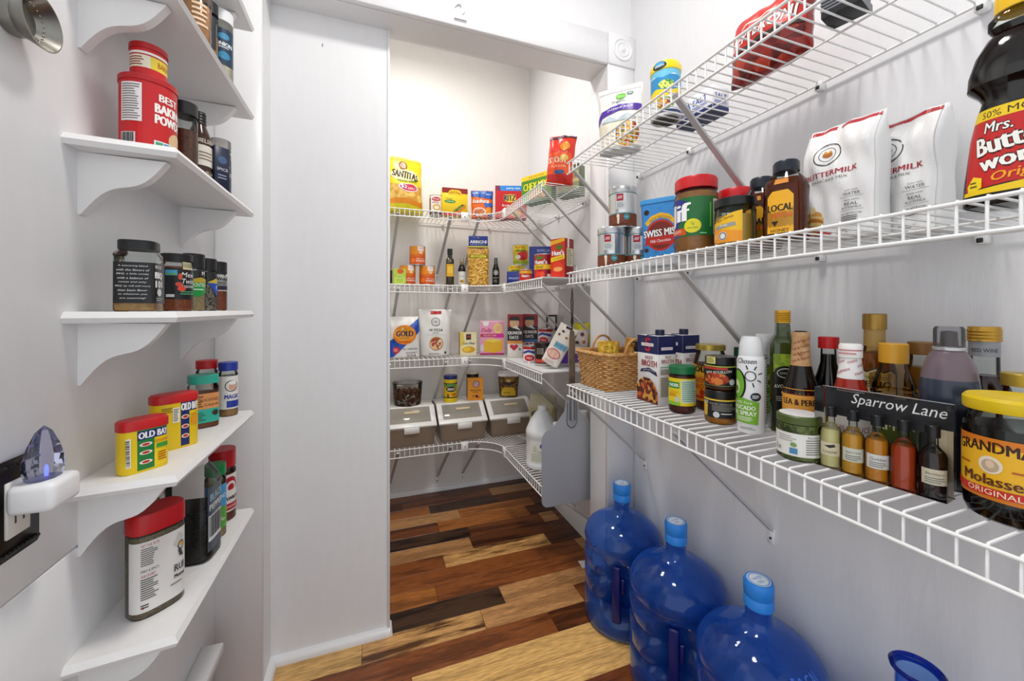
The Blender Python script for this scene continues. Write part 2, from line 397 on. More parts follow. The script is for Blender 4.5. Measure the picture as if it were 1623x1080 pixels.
# closed-off part of the opening and its base moulding
PX = .054
pw = struct(box('wall_panel', OX0, 1.43, 0, PX, 1.46, OZ, M_WALL))
box('edge_board', PX, 1.422, 0, PX + .008, 1.462, OZ, M_TRIM, pw, bev=.001)
box('nail', -.152, 1.4285, EYE + .868, -.150, 1.4305, EYE + .878, M('555555', .5, .6), pw)
def moulding(name, pts, nrm, h, d):
    """quarter-round base strip along pts; nrm points into the room"""
    V, Fc = [], []; cs = [(0, 0), (d, 0), (d, h * .55), (d * .75, h * .82), (d * .35, h * .97), (0, h)]; k = len(cs)
    for (x, y) in pts:
        for a, z in cs: V.append((x + nrm[0] * a, y + nrm[1] * a, z))
    for i in range(len(pts) - 1):
        for j in range(k): Fc.append((i * k + j, i * k + (j + 1) % k, (i + 1) * k + (j + 1) % k, (i + 1) * k + j))
    Fc += [tuple(range(k)), tuple(range((len(pts) - 1) * k, len(pts) * k))[::-1]]
    o = mesh(name, V, Fc, M_TRIM, smooth=40); bm = bmesh.new(); bm.from_mesh(o.data); bmesh.ops.recalc_face_normals(bm, faces=bm.faces); bm.to_mesh(o.data); bm.free(); return struct(o)
moulding('baseboard_panel', [(OX0, 1.43), (PX + .008, 1.43)], (0, -1), .024, .02)
moulding('baseboard_jamb', [(OX0, 1.326), (OX0, 1.43)], (1, 0), .024, .02)
moulding('baseboard_panel_end', [(PX + .008, 1.412), (PX + .008, 1.462)], (1, 0), .02, .008)
moulding('baseboard_back', [(-.65, YB), (XR, YB)], (0, -1), .03, .018)
moulding('baseboard_right', [(XR, YW1), (XR, YB)], (-1, 0), .085, .02)
struct(box('trim_6', XL, YL, .215, -.368, 1.238, .245, M_TRIM, bev=.002))   # low ledge along the left wall
# house number on the lintel
cu = bpy.data.curves.new('n', 'FONT'); cu.body = '2'; cu.size = .085; cu.extrude = .003; cu.bevel_depth = .0012; cu.offset = .002
ob = bpy.data.objects.new('n', cu); me = ob.to_mesh(); vv = [v.co.copy() for v in me.vertices]; ff = [tuple(p.vertices) for p in me.polygons]; ob.to_mesh_clear(); bpy.data.objects.remove(ob)
nx, ny = onY(729, 1.325)
tag(mesh('house_number', [(nx - .02 + v.x, ny - .004 - v.z, EYE + .995 + v.y) for v in vv], ff, M_TRIM, smooth=40), 'white painted number two fixed to the lintel above the opening', 'number')

# ---- floor: every plank its own piece
RW = .0945; RY0 = 1.233
TONE = {'blond': ('e9bd76', .3), 'tan': ('c3925f', .35), 'red': ('8f5228', .55), 'brown': ('7a4420', .7), 'dark': ('5c3216', .8), 'black': ('4a3222', 1.), 'orange': ('aa6a30', .5), 'mix': ('d0a266', 1.)}
PM = {}
def plank(x0, x1, y0, tone):
    L_ = round(x1 - x0, 4)
    if L_ < .02: return
    if L_ not in PM:
        g = .0005; b = .0008; w = RW
        V = boxv(g, g, -.006, L_ - g, w - g, -b) + [(g + b, g + b, 0), (L_ - g - b, g + b, 0), (L_ - g - b, w - g - b, 0), (g + b, w - g - b, 0)]
        o = mesh('plank', V, [f for f in BF if f != (4, 5, 6, 7)] + [(8, 9, 10, 11), (4, 5, 9, 8), (5, 6, 10, 9), (6, 7, 11, 10), (7, 4, 8, 11)], M_WOOD); PM[L_] = o.data
    else: o = bpy.data.objects.new('plank', PM[L_]); COL.objects.link(o)
    o.parent = FLOOR; o.location = (x0, y0, 0); c, st = TONE[tone]; v = random.uniform(.88, 1.1); r = rgb(c); o.color = (r[0] * v, r[1] * v, r[2] * v, st)
ROWS = {-2: [(300, 'brown'), (1000, 'red'), (1640, 'blond'), (9999, 'brown')], -1: [(690, 'red'), (1560, 'blond'), (9999, 'red')], 0: [(100, 'tan'), (1290, 'red'), (9999, 'brown')],
        1: [(470, 'blond'), (990, 'mix'), (1400, 'tan'), (9999, 'brown')], 2: [(1070, 'black'), (1460, 'tan'), (9999, 'red')], 3: [(790, 'orange'), (1500, 'red'), (9999, 'brown')],
        4: [(520, 'brown'), (1400, 'red'), (9999, 'tan')], 5: [(822, 'red'), (1265, 'mix'), (9999, 'dark')], 6: [(938, 'tan'), (1390, 'dark'), (9999, 'brown')], 7: [(560, 'tan'), (930, 'black'), (1240, 'brown'), (1300, 'tan'), (9999, 'brown')],
        8: [(797, 'brown'), (1180, 'orange'), (9999, 'dark')], 9: [(888, 'tan'), (1200, 'orange'), (9999, 'dark')], 10: [(760, 'orange'), (1050, 'black'), (9999, 'brown')], 11: [(640, 'dark'), (1020, 'brown'), (9999, 'tan')], 12: [(800, 'brown'), (9999, 'dark')]}
XF0, XF1 = -.75, XR + .0
for k in range(-14, 13):
    y0 = RY0 + RW * k
    if y0 + RW > YB + .05: continue
    x = XF0 if y0 > 1.3 else XL - .01
    if k in ROWS:
        for cx_, tn in ROWS[k]:
            e = min(XF1, onY(400 + cx_ / 2.705, y0 + RW / 2)[0]) if cx_ < 9999 else XF1
            if e > x + .02: plank(x, e, y0, tn); x = e
    else:
        while x < XF1 - .02:
            e = min(XF1, x + random.uniform(.25, .7)); plank(x, e, y0, random.choice(list(TONE))); x = e
# ---- ceiling lamps (above the frame)
def ceiling_lamp(x, y, r, power, lab):
    t = thing('ceiling_lamp', lab, 'lamp', x, y, CEIL)
    loft('lamp_base', [(0, 0), (r * 900, 0), (r * 900, -18), (0, -18)], M('dddddd', .3, .6), t)
    loft('lamp_shade', [(r * 860, -18), (r * 820, -40), (r * 600, -62), (r * 300, -74), (0, -78)], M('fff6e8', .4, emit=2.2), t)
    area('lamp_light', (x, y, CEIL - .085), r * 1.5, power)
ceiling_lamp(.3, .55, .17, LAMP_ROOM, 'round white ceiling lamp above the narrow room')
ceiling_lamp(.24, 1.76, .15, LAMP_PANTRY, 'round white ceiling lamp inside the pantry')

# ================================================================== wire shelves
WR, RR, LIP = .0019, .0029, .043
def bracket(parent, p0, p1, side):
    """diagonal strut from under the front rail p0 to the wall p1, with a screwed foot"""
    a, b = Vector(p0), Vector(p1); d = (b - a).normalized(); wv = Vector((0, 1, 0)) if side == 'x' else Vector((1, 0, 0)); nv = d.cross(wv).normalized()
    hw, ht = .0078, .003; V = []
    for p in (a, b):
        for s1, s2 in ((-1, -1), (1, -1), (1, 1), (-1, 1)): V.append(p + wv * hw * s1 + nv * ht * s2)
    br = mesh('bracket', V, [(0, 1, 2, 3), (7, 6, 5, 4), (0, 4, 5, 1), (1, 5, 6, 2), (2, 6, 7, 3), (3, 7, 4, 0)], M_STEEL, parent)
    if side == 'x':
        box('bracket_foot', b.x - .003, b.y - .009, b.z - .036, b.x + .003, b.y + .009, b.z + .006, M_WIRE, br, bev=.001)
        box('screw', b.x - .005, b.y - .003, b.z - .023, b.x - .002, b.y + .003, b.z - .017, M('222222', .5), br, bev=.001)
    else:
        box('bracket_foot', b.x - .009, b.y - .003, b.z - .036, b.x + .009, b.y + .003, b.z + .006, M_WIRE, br, bev=.001)
        box('screw', b.x - .003, b.y - .005, b.z - .023, b.x + .003, b.y - .002, b.z - .017, M('222222', .5), br, bev=.001)
def clip(parent, x, y, z):
    c = box('wall_clip', x - .012, y - .008, z - .016, x + .006, y + .008, z + .004, M_WIRE, parent, bev=.002)
    box('screw', x - .0145, y - .004, z - .014, x - .011, y + .004, z - .006, M('2c2c2c', .5), c, bev=.001)
def wires_x(parent, y0, y1, z):       # deck wires of a shelf on the right wall, bent down into the lip
    n = int((y1 - y0) / .0254); V, Fc = tubev([(XR - .012, 0, z), (X0, 0, z), (X0 - .002, 0, z - .002), (X0 - .002, 0, z - LIP)], WR, 5)
    o = mesh('wire', V, Fc, M_WIRE, parent, smooth=50); o.location = (0, y0 + .006, 0)
    for i in range(1, n + 1): inst(o, (0, y0 + .006 + .0254 * i, 0), parent)
def side_shelf(z, lab):
    t = thing('wire_shelf', lab, 'shelf', 0, 0, 0, group='wire shelves on the right wall'); zc = z - WR; ya, yb = -.35, 1.272
    wires_x(t, ya, yb, zc)
    for nm, x, zz in (('front_rail', X0 - .0025, zc - .0035), ('lip_rail', X0 - .0025, zc - LIP), ('middle_rail', .845, zc - .004), ('back_rail', XR - .012, zc - .004)):
        tube(nm, [(x, ya, zz), (x, yb, zz)], RR if nm != 'middle_rail' else .0022, M_WIRE, t, n=8)
    for y in (1.255, .745, -.05): bracket(t, (X0 + .004, y, zc - .022), (XR - .003, y, z - .318), 'x')
    for y in (1.28, 1.02, .62, .36): clip(t, XR - .008, y, zc - .004)
    return t
side_shelf(ZA, 'white wire shelf highest on the right wall')
side_shelf(ZB, 'white wire shelf midway up the right wall with peanut butter and syrup')
side_shelf(ZC, 'white wire shelf lowest on the right wall with basket and oil bottles')
CYA, CXA = 1.985, .49                 # where the corner curve starts on each run
def corner_shelf(z, lab, side_end=1.497, feet=(.106, .386, .546)):
    t = thing('corner_wire_shelf', lab, 'shelf', 0, 0, 0, group='wire shelves around the pantry corner'); zc = z - WR; xa = -.60
    wires_x(t, side_end, CYA, zc)
    V, Fc = tubev([(0, YB - .012, zc), (0, YF, zc), (0, YF - .002, zc - .002), (0, YF - .002, zc - LIP)], WR, 5)
    o = mesh('wire', V, Fc, M_WIRE, t, smooth=50); o.location = (xa + .006, 0, 0)
    for i in range(1, int((CXA - xa) / .0254) + 1): inst(o, (xa + .006 + .0254 * i, 0, 0), t)
    def arc(dz, n=12): return [(CXA + (X0 - CXA) * math.sin(PI / 2 * i / n), CYA + (YF - CYA) * math.cos(PI / 2 * i / n), zc + dz) for i in range(n + 1)]
    for nm, dz in (('front_rail', -.0035), ('lip_rail', -LIP)):
        tube(nm, [(xa, YF - .0025, zc + dz)] + [(p[0], p[1] - .0025, p[2]) for p in arc(dz)][:1] , RR, M_WIRE, t, n=8)
        tube(nm, arc(dz), RR, M_WIRE, t, n=8)
        tube(nm, [(X0 - .0025, CYA, zc + dz), (X0 - .0025, side_end, zc + dz)], RR, M_WIRE, t, n=8)
    tube('back_rail', [(xa, YB - .012, zc - .004), (XR - .012, YB - .012, zc - .004)], RR, M_WIRE, t, n=8)
    tube('back_rail', [(XR - .012, YB - .012, zc - .004), (XR - .012, side_end, zc - .004)], RR, M_WIRE, t, n=8)
    tube('middle_rail', [(xa, 2.29, zc - .004), (.6, 2.29, zc - .004), (.72, 2.26, zc - .004), (.81, 2.17, zc - .004), (.845, 2.05, zc - .004), (.845, side_end, zc - .004)], .0022, M_WIRE, t)
    for i in range(17):
        a = PI / 2 * i / 16; p = Vector((CXA + (X0 - CXA) * math.sin(a), CYA + (YF - CYA) * math.cos(a), zc)); q = p - Vector((.40, 1.88, zc)); q.z = 0; q.normalize()
        k = min((XR - .012 - p.x) / max(q.x, 1e-4), (YB - .012 - p.y) / max(q.y, 1e-4)); tube('wire', [p, p + q * k], WR, M_WIRE, t, n=5)
    for x, y, rz in ((CXA, YF - .006, 0), (X0 - .006, CYA, -PI / 2)):
        c = box('connector_plate', -.019, -.004, -.05, .019, .004, .004, M_WIRE, t, bev=.0015); c.location = (x, y, zc); c.rotation_euler = (0, 0, rz)
        sc_ = box('screw', -.0025, -.006, -.025, .0025, -.003, -.02, M('444444', .5), c)
    for x in feet: bracket(t, (x + .03, YF + .012, zc - .022), (x, YB - .003, max(.085, z - .318)), 'y')
    for y in (1.9, 1.8, 1.515): bracket(t, (X0 + .004, y, zc - .022), (XR - .003, y, max(.13, z - .318)), 'x')
    for x in (.05, .42, .72): 
        c = box('wall_clip', x - .008, YB - .02, zc - .018, x + .008, YB - .001, zc, M_WIRE, t, bev=.002)
    for y in (1.7, 2.0): clip(t, XR - .008, y, zc - .004)
    return t
corner_shelf(ZA, 'white wire corner shelf at the top of the pantry with chips and crackers')
corner_shelf(ZB, 'white wire corner shelf with orange cans and pasta, second from top in pantry')
corner_shelf(ZC + .003, 'white wire corner shelf with flour bags and pink cake mix, third from top in pantry', feet=(.06, .36, .495))
corner_shelf(ZD, 'white wire corner shelf nearest the pantry floor, holding the bins')
for z, lab in ((ZB, 'white sheet liner on the shelf under the tomato carton'), (ZC + .003, 'pale grey sheet liner on the shelf under the chocolate tub')):
    tag(box('shelf_liner', X0 + .004, 1.5, z, XR - .02, 1.99, z + .0022, M('d9dadb', .45), None), lab, 'shelf liner')
LN = .0022

# ================================================================== spice shelves on the left wall
SXF = -.285; SY0, SY1 = .755, 1.182
SZ = [EYE + .735, EYE + .507, EYE + .255, EYE - .004, EYE - .262, EYE - .515]
def spice_shelf(z, lab):
    t = thing('spice_shelf', lab, 'shelf', 0, 0, z, group='white wooden spice shelves on the left wall'); th = .017; e = .005
    # board with a rounded front and near end
    prof = [(0, -th), (e, -th), (e * 1.8, -th * .5), (e, -.002), (0, 0)]
    V = [(XL, SY0 - .009, -th), (SXF - .004, SY0 + .004, -th), (SXF - .004, SY1, -th), (XL, SY1, -th), (XL, SY0 - .013, -th * .55), (SXF, SY0, -th * .55), (SXF, SY1, -th * .55), (XL, SY1, -th * .55), (XL, SY0 - .007, 0), (SXF - .006, SY0 + .006, 0), (SXF - .006, SY1, 0), (XL, SY1, 0)]
    mesh('board', V, [(0, 3, 2, 1), (0, 1, 5, 4), (1, 2, 6, 5), (2, 3, 7, 6), (3, 0, 4, 7), (4, 5, 9, 8), (5, 6, 10, 9), (6, 7, 11, 10), (7, 4, 8, 11), (8, 9, 10, 11)], M_SHELF, t)
    # S-curved brackets
    n = 14; cur = []
    for i in range(n + 1):
        q = i / n; cur.append((XL + .105 * (1 - q) + .003, -th - .092 * (q + .12 * math.sin(2 * PI * q)) - .003))
    for y in (SY0 + .022, SY1 - .068):
        V = []; 
        for yy in (y, y + .016): V += [(XL, yy, -th)] + [(a, yy, b) for a, b in cur] + [(XL, yy, cur[-1][1])]
        m_ = n + 3; Fc = [tuple(range(m_)), tuple(range(m_, 2 * m_))[::-1]] + [(i, i + m_, (i + 1) % m_ + m_, (i + 1) % m_) for i in range(m_)]
        o = mesh('bracket', V, Fc, M_SHELF, t); bm = bmesh.new(); bm.from_mesh(o.data); bmesh.ops.recalc_face_normals(bm, faces=bm.faces); bm.to_mesh(o.data); bm.free()
    return t
for z, lab in zip(SZ, ('highest white spice shelf, mostly above the frame', 'white spice shelf second from the top, seen from below', 'white spice shelf carrying the red baking powder can', 'white spice shelf at eye level carrying black lidded seasoning jars', 'white spice shelf carrying the yellow seasoning tins', 'lowest white spice shelf with the large red lidded shakers')): spice_shelf(z, lab)

# ================================================================== outlet, night light, metal cup on the left wall
yo = .662; zo = EYE - .244
t = thing('wall_outlet', 'ornate black outlet plate on the left wall', 'outlet', XL, yo, zo)
box('cover_plate', 0, -.037, -.06, .004, .037, .06, M('17120f', .35, .3), t, bev=.003)
for a in range(-5, 6):
    for sg in (-1, 1): tube('bead', [(.004, a * .006, sg * .052), (.0055, a * .006 + .003, sg * .052)], .0022, M('0c0a09', .3, .4), t, n=5)
rc = box('receptacle', .003, -.017, -.034, .007, .017, .034, M('eceae2', .35), t, bev=.001)
for y, z in ((-.006, -.013), (.006, -.013)): box('slot', .0066, y - .0012, z - .005, .0073, y + .0012, z + .005, M('4a4a48', .6), rc)
box('slot', .0066, -.002, -.003, .0073, .002, .001, M('3a3a38', .6), rc)
t = thing('night_light', 'white plug-in night light with clear faceted lens glowing blue', 'night light', XL + .0073, yo, zo + .012)
box('body', .0005, -.026, -.016, .046, .026, .02, M('efeff0', .3), t, bev=.008, seg=3)
loft('lens', [(0, 20), (17, 20), (20, 30), (20, 44), (15, 62), (8, 78), (0, 86)], clear('f0f2ff', .03, .07, 'ccd4ff', 1.5), t, oval(1.1, .85), n=9, smooth=None).location = (.022, 0, 0)
loft('bulb', [(0, 21), (2, 21), (2, 32), (0, 36)], M('7785ff', .3, emit=1.2), t, n=8).location = (.022, .004, 0)
t = thing('metal_cup', 'round tarnished metal cup with beaded rim on the left wall, top corner', 'cup', XL, .655, EYE + .356, ry=PI / 2, rx=0)
loft('body', [(0, 1), (20, 1), (22, 6), (21, 14), (26, 22), (32, 31), (33, 33), (31.5, 33), (25, 24), (19, 15), (0, 14)], M('8d8b84', .3, .95), t, n=36)
bd = None
for i in range(24):
    a = 2 * PI * i / 24; p = (.0225 * math.cos(a), .0225 * math.sin(a), .0205)
    if bd is None: bd = loft('bead', [(0, -1.6), (1.6, 0), (0, 1.6)], M('a5a39b', .25, .95), t, n=6, smooth=60); bd.location = p
    else: inst(bd, p, t)

# ================================================================== things on the right-hand shelves
def px(u, x, z): return onX(u, x) + (z,)
def py(u, y, z): return onY(u, y) + (z,)
GLASS = clear('f4f8f6'); PLAST = clear('f6f6f4', .1)
# ---- highest shelf
p = px(983, .80, ZA)
bag('rice_bag', 'clear and white stand-up pouch of jasmine rice with a purple band', 'bag', 150, 222, 72, p, cface(p[0], p[1], -12), 'e9e8e4', [
    ('r', -70, 8, 70, 92, grain(['efe6d2', 'e2d6bd', 'f6f0e2'], 500)), ('e', 30, 48, 40, 44, grain(['8c2f1e', 'd98b2b', '4d7a2a', 'e8c060', '6b3a1a'], 140)), ('p', [(-62, 95), (66, 95), (30, 118), (-5, 100), (-30, 116)], 'b9c7cc'),
    ('p', [(-74, 118), (-60, 140), (0, 152), (74, 146), (74, 122), (0, 130), (-58, 116), (-74, 92)], '52309b'), ('t', 'JASMINE RICE', 4, 138, 9, 'f6f4ff', {'w': 88, 'rot': 2}), ('t', 'THAI JASMINE', 2, 149, 3.5, 'e7e0ff', {'w': 46}),
    ('t', 'organic', 0, 163, 11, '234a2a', {'w': 46}), ('e', 6, 182, 17, 11, '6cbb3c'), ('t', 'Grove', 6, 182, 6, 'd9f2c4', {'w': 20}), ('e', 36, 189, 11, 6, '1d5c43'), ('t', 'SEAL', 36, 189, 4, 'ffffff', {'w': 11}), ('r', -70, 203, 70, 206, 'd4d3cf')], 'pouch', 1.6, 3)
p = px(1055, .79, ZA); r = 41
t = jar('nut_canister', 'yellow and blue canister on the top shelf beside the rice pouch', 'canister', p, cface(p[0], p[1], -10), [('body', [(0, 0), (r - 3, 0), (r, 2), (r, 8), (r - 1, 9), (r - 1, 136), (0, 136)], M('c8cacc', .3, .3)), ('lid', [(r - 1, 128), (r + 1, 130), (r + 1, 146), (r - 3, 154), (0, 155)], M('f0cf1c', .3))], [
    wrap(r, 9, 132, 'e9ecef'), ('r', -90, 70, 90, 112, '2f8fc4'), ('p', [(-60, 108), (-30, 116), (0, 106), (30, 116), (60, 106), (60, 132), (-60, 132)], '6fc1de'), ('p', [(-60, 66), (-20, 78), (20, 68), (60, 80), (60, 50), (20, 56), (-20, 46), (-60, 54)], 'f2d028'), ('e', 8, 86, 22, 12, grain(['3f8f3a', 'd8e06a', '2b6fa5'], 200)),
    ('e', 4, 34, 26, 17, '5a9a3a'), ('e', 4, 34, 23, 14, grain(['b5402a', 'e6b34a', '6b3a1f', 'efe0b2'], 220)), ('r', -60, 9, 60, 16, '24406a')], 0)
label(t, [('e', -10, 140, 20, 11, '12281f'), ('e', -10, 144, 14, 6, '4aa5dd'), ('t', 'GREEN', -10, 139, 6, 'ffffff', {'w': 26})], round_surf([(r + 1, 120), (r + 1, 160)]), sx=4, name='badge')
loft('bottom_disc', [(0, -.3), (r - 6, -.3), (r - 6, -.1), (0, -.1)], grain(['2b2b26', '6f6a30', '8f8d80'], 60), t)
p = px(1112, .885, ZA)
carton('foil_box', 'small blue and white box on the top shelf behind the strut', 'box', 125, 62, 66, p, -PI / 2 + .05, 'e8e9f0', [('r', -62, 0, 62, 14, '1d2a63'), ('t', 'SEA SALT', 0, 42, 16, '31479c', {'w': 90}), ('l', -50, 18, 50, 30, 3, '5d70b8')], [('r', -30, 0, 30, 14, '1d2a63'), ('t', 'SALT', 0, 40, 14, '31479c'), ('l', -24, 18, 24, 28, 2, '5d70b8')])
box("base_panel", -.0625, -.031, -.0008, .0625, .031, .0002, M("17234f"), bpy.data.objects["foil_box"])
p = px(1218, .84, ZA)
bag('pepperoni_bag', 'red bag of sliced pepperoni on the top shelf', 'bag', 178, 150, 88, p, -PI / 2 + .1, 'a32a22', [
    ('r', -84, 62, 84, 142, 'c3261f'), ('r', -84, 54, 84, 62, '3b2d2a'), ('t', 'PEPPERONI', 0, 84, 26, 'f4efe9', {'w': 145, 's': .15, 'out': '7c1410'}), ('l', -50, 106, 60, 116, 1, 'efd9c9')], 'pillow', 3.2, 11, rx=-.12, mat=grain(['7e1a14', 'b23a26', '8f2519', '5b120e', 'c85a3a'], 55, .3))
p = px(1340, .815, ZA)
carton('black_box', 'small black box at the top edge of the photo on the highest shelf', 'box', 58, 52, 82, p, -PI / 2 + .25, '2d2f33', [('t', 'COFFEE', 0, 50, 10, 'b0703a', {'w': 60}), ('l', -30, 10, 30, 34, 4, '6f7278')], [('r', -35, 0, 35, 16, '55585e'), ('t', 'ROAST', 0, 40, 9, '9a9da3')])

# ---- middle shelf
def coffee(u, x, z, lab, y=None, rot=0):
    q = px(u, x, z); q = (x, y if y else q[1], z); r = 46; h = 140
    t = thing('coffee_tin', lab, 'coffee tin', *q, rz=cface(q[0], q[1], -18 + rot), group='silver coffee tins')
    loft('body', [(0, 0), (r - 2, 0), (r, 1.5), (r, 4), (r - 1, 5), (r - 1, 118), (0, 118)], M('cfd1d2', .22, .85), t, n=36)
    loft('lid', [(r - 2, 117), (r + .6, 117), (r + .6, 136), (r - 1.5, 139), (r - 4, 139), (r - 5, 137), (0, 137)], M('b9bcbd', .28, .8), t, n=36)
    label(t, [wrap(r, 115, 117, '4f9aa0'), wrap(r, 46, 49, '5aa3a6'), wrap(r, 5, 46, grain(['6b3218', '7d3d20', '5d2914'], 60, soft=True)), ('r', -11, 62, 21, 108, 'd3d6d5'), ('r', -9, 88, 13, 112, 'a3112a'), ('t', 'lll', 2, 100, 10, 'f4e9e6', {'w': 12, 's': .3}), ('l', -8, 66, 18, 84, 5, '8d9598'),
              ('e', 24, 34, 10, 10, '3a8f95'), ('t', '100%', 24, 34, 4, 'e7f4f4'), ('e', -4, 38, 5, 7, 'efe2cf'), ('p', [(-7, 32), (1, 32), (-1, 12), (-6, 12)], 'efe2cf'), ('l', -40, 8, 40, 12, 1, '3e1a0c')], round_surf([(r - .8, 0), (r - .8, 140)]), sx=5)
    return t
coffee(969, .77, ZB, 'silver coffee tin standing leftmost at the bottom of the stack of three')
coffee(1012, .862, ZB, 'silver coffee tin at the bottom of the stack beside the blue cocoa tub', rot=8)
coffee(987, .815, ZB + .1395, 'silver coffee tin on top of the other two tins', rot=4)
p = px(1051, .845, ZB); sh = sq(9, 1, .62); TUB = [(0, 0), (48, 0), (50, 3), (59, 190), (0, 190)]
t = jar('cocoa_tub', 'blue tapered tub of hot cocoa mix between coffee tins and peanut butter', 'tub', p, cface(p[0], p[1], -16), [('body', TUB, M('2c7fc8', .35)), ('lid', [(0, 186), (62, 186), (62, 198), (60, 200), (0, 200)], M('3f95d6', .3))], [
    ('r', -55, 6, 55, 184, grain(['2376c0', '3b93dc', '2b80cb'], 25, soft=True)), ('e', 2, 88, 44, 47, 'c5281d'), ('e', 2, 88, 38, 41, '7d2417'), ('p', [(-46, 60), (50, 60), (44, 88), (-40, 88)], 'c5281d'),
    ('p', [(-44, 128), (-25, 148), (2, 156), (28, 148), (48, 128), (40, 118), (24, 134), (2, 141), (-20, 134), (-36, 118)], 'f0b92a'), ('t', 'RICH & CHOCOLATEY', 2, 132, 6, '4a1a10', {'w': 62, 'bow': 12}), ('t', 'SWISS MISS', 2, 96, 21, 'ffffff', {'w': 100, 'rot': 3, 'out': '2b0f0a', 'b': .04}),
    ('t', 'Milk Chocolate', 2, 72, 9, 'ffffff', {'w': 58, 'rot': 3}), ('e', -40, 45, 8, 6, '4a2416'), ('e', 10, 22, 10, 7, '4a2416'), ('e', -38, 160, 8, 8, '3b1c12'), ('e', 46, 166, 7, 9, '3b1c12'), ('l', 14, 8, 48, 16, 2, 'cfe4f6')], 0, shape=sh, n=40)
PB = M('b97a3e', .5)
def peanut(u, x, r, h, lab, els, off=-20):
    p = px(u, x, ZB); k = h / 190
    return jar('peanut_butter_jar', lab, 'jar', p, cface(p[0], p[1], off), [('contents', [(0, 1.5), (r - 8, 2), (r - 2, 22 * k), (r - 2, 140 * k), (r - 6, 152 * k), (0, 152 * k)], grain(['b5763a', 'bd8044', 'ae6f36'], 30, .5, soft=True)), ('body', [(0, 0), (r - 9, 0), (r - 3, 8 * k), (r, 22 * k), (r - 1, 30 * k), (r - 1, 138 * k), (r - 2, 148 * k), (r - 8, 160 * k), (r - 8, 165 * k)], GLASS),
        ('lid', [(r - 8, 160 * k), (r - 2, 160 * k), (r - 2, 184 * k), (r - 5, 189 * k), (0, 190 * k)], M('c8171f', .35))], els, 1, n=36, sx=4)
peanut(1103, .765, 51, 190, 'large peanut butter jar with red lid at the front of the middle shelf', [
    wrap(51, 42, 136, '1f6b33'), ('p', [(-75, 42), (-30, 42), (-26, 70), (-34, 136), (-75, 136)], '2b2f86'), ('p', [(-34, 70), (-14, 80), (-2, 125), (-20, 134), (-40, 136)], '2b2f86'), ('p', [(-80, 46), (-4, 46), (-8, 62), (-80, 64)], 'd9531e'), ('r', -80, 42, -26, 48, '3a3f9a'),
    ('t', 'Jif', -26, 94, 58, 'fbfbf9', {'w': 58, 'b': .06}), ('e', 10, 66, 19, 17, 'e3d92a'), ('t', '7g', 10, 71, 8, '2c7a3a'), ('t', 'PROTEIN', 10, 61, 4, '2c7a3a'), ('t', 'CREAMY', -34, 55, 8, 'f8e9c9', {'w': 36}), ('r', 58, 44, 88, 130, 'e3c9c6'), ('l', 60, 48, 86, 126, 12, '9a6a66'), ('r', 48, 62, 52, 120, '63b23c'), ('l', 26, 44, 46, 50, 1, '8fd08f')])
peanut(1166, .868, 44, 166, 'second peanut butter jar with red lid behind the honey jar', [wrap(44, 40, 122, '1f6b33'), ('t', 'Jif', 0, 84, 46, 'fbfbf9', {'w': 46, 'b': .06})])
p = px(1165, .748, ZB); r = 40
jar('creamed_honey_jar', 'short jar of pale honey with black lid and yellow label', 'jar', p, cface(p[0], p[1], -6), [('contents', [(0, 1.5), (r - 3, 2), (r - 2, 5), (r - 2, 66), (0, 66)], M('c7a04c', .4)), ('body', [(0, 0), (r - 3, 0), (r, 4), (r, 78), (r - 3, 84), (r - 3, 90)], GLASS), ('lid', lidp(r + 1, 86, 18), M('17181b', .35))], [
    ('p', [(-50, 10), (18, 10), (18, 74), (0, 70), (-50, 50)], 'f2bd1f'), ('p', [(-50, 8), (18, 8), (18, 30), (-50, 40)], 'f09a1e'), ('t', "Raw Honey", -16, 58, 7, '3b2a10', {'w': 36, 'rot': 14, 's': .2}), ('p', [(-40, 44), (4, 50), (6, 42), (-40, 36)], '9b9a92'), ('t', 'PURE', -18, 44, 4.5, 'f4f4ee', {'w': 16}), ('e', -20, 22, 9, 9, 'e9e9e4'), ('o', -20, 22, 6, 8, '555577'), ('l', -50, 12, -34, 30, 4, 'fbe3b0')], 1)
def honey(u, x, r, h, lab, off):
    p = px(u, x, ZB); k = h / 160; sh = sq(3.2)
    pr = [(0, 0), (r - 3, 0), (r, 4), (r + 1, 40 * k), (r - 1, 85 * k), (r, 105 * k), (r * .86, 122 * k), (r * .6, 134 * k), (r * .55, 142 * k)]
    return jar('honey_bottle', lab, 'bottle', p, cface(p[0], p[1], off), [('contents', [(0, 1.2)] + [(a - 1.6, max(1.5, b)) for a, b in pr[1:7]] + [(0, 123 * k)], liq('a5490f', .6)), ('body', pr, GLASS), ('cap', [(r * .5, 138 * k), (r * .62, 138 * k), (r * .62, 156 * k), (r * .55, 160 * k), (0, 160 * k)], M('151c2c', .35), circ)], [
        ('p', [(-24, 12), (24, 12), (24, 84), (14, 96), (-14, 96), (-24, 84)], '2d1a08'), ('p', [(-23, 13), (23, 13), (23, 84), (13, 95), (-13, 95), (-23, 84)], 'f0ae22'), ('t', 'RAW UNFILTERED', 0, 84, 4, '4a2a0c', {'w': 26, 'bow': 3}), ('t', 'LOCAL', 0, 62, 13, '1d140c', {'w': 42, 'b': .05}), ('t', 'HIVE', -2, 47, 10, 'd5641b', {'w': 28, 'b': .05}), ('e', 17, 46, 4, 4, 'd5641b'), ('p', [(-14, 36), (-2, 36), (-8, 26)], '2d1a08'), ('t', 'HONEY', 0, 18, 6, '1d140c', {'w': 30}), ('p', [(-10, 108), (14, 108), (12, 118), (-8, 118)], 'd98a2c')], 1, shape=sh, n=36)
honey(1207, .845, 37, 166, 'amber honey bottle with dark blue cap right behind the pale honey jar', -22)
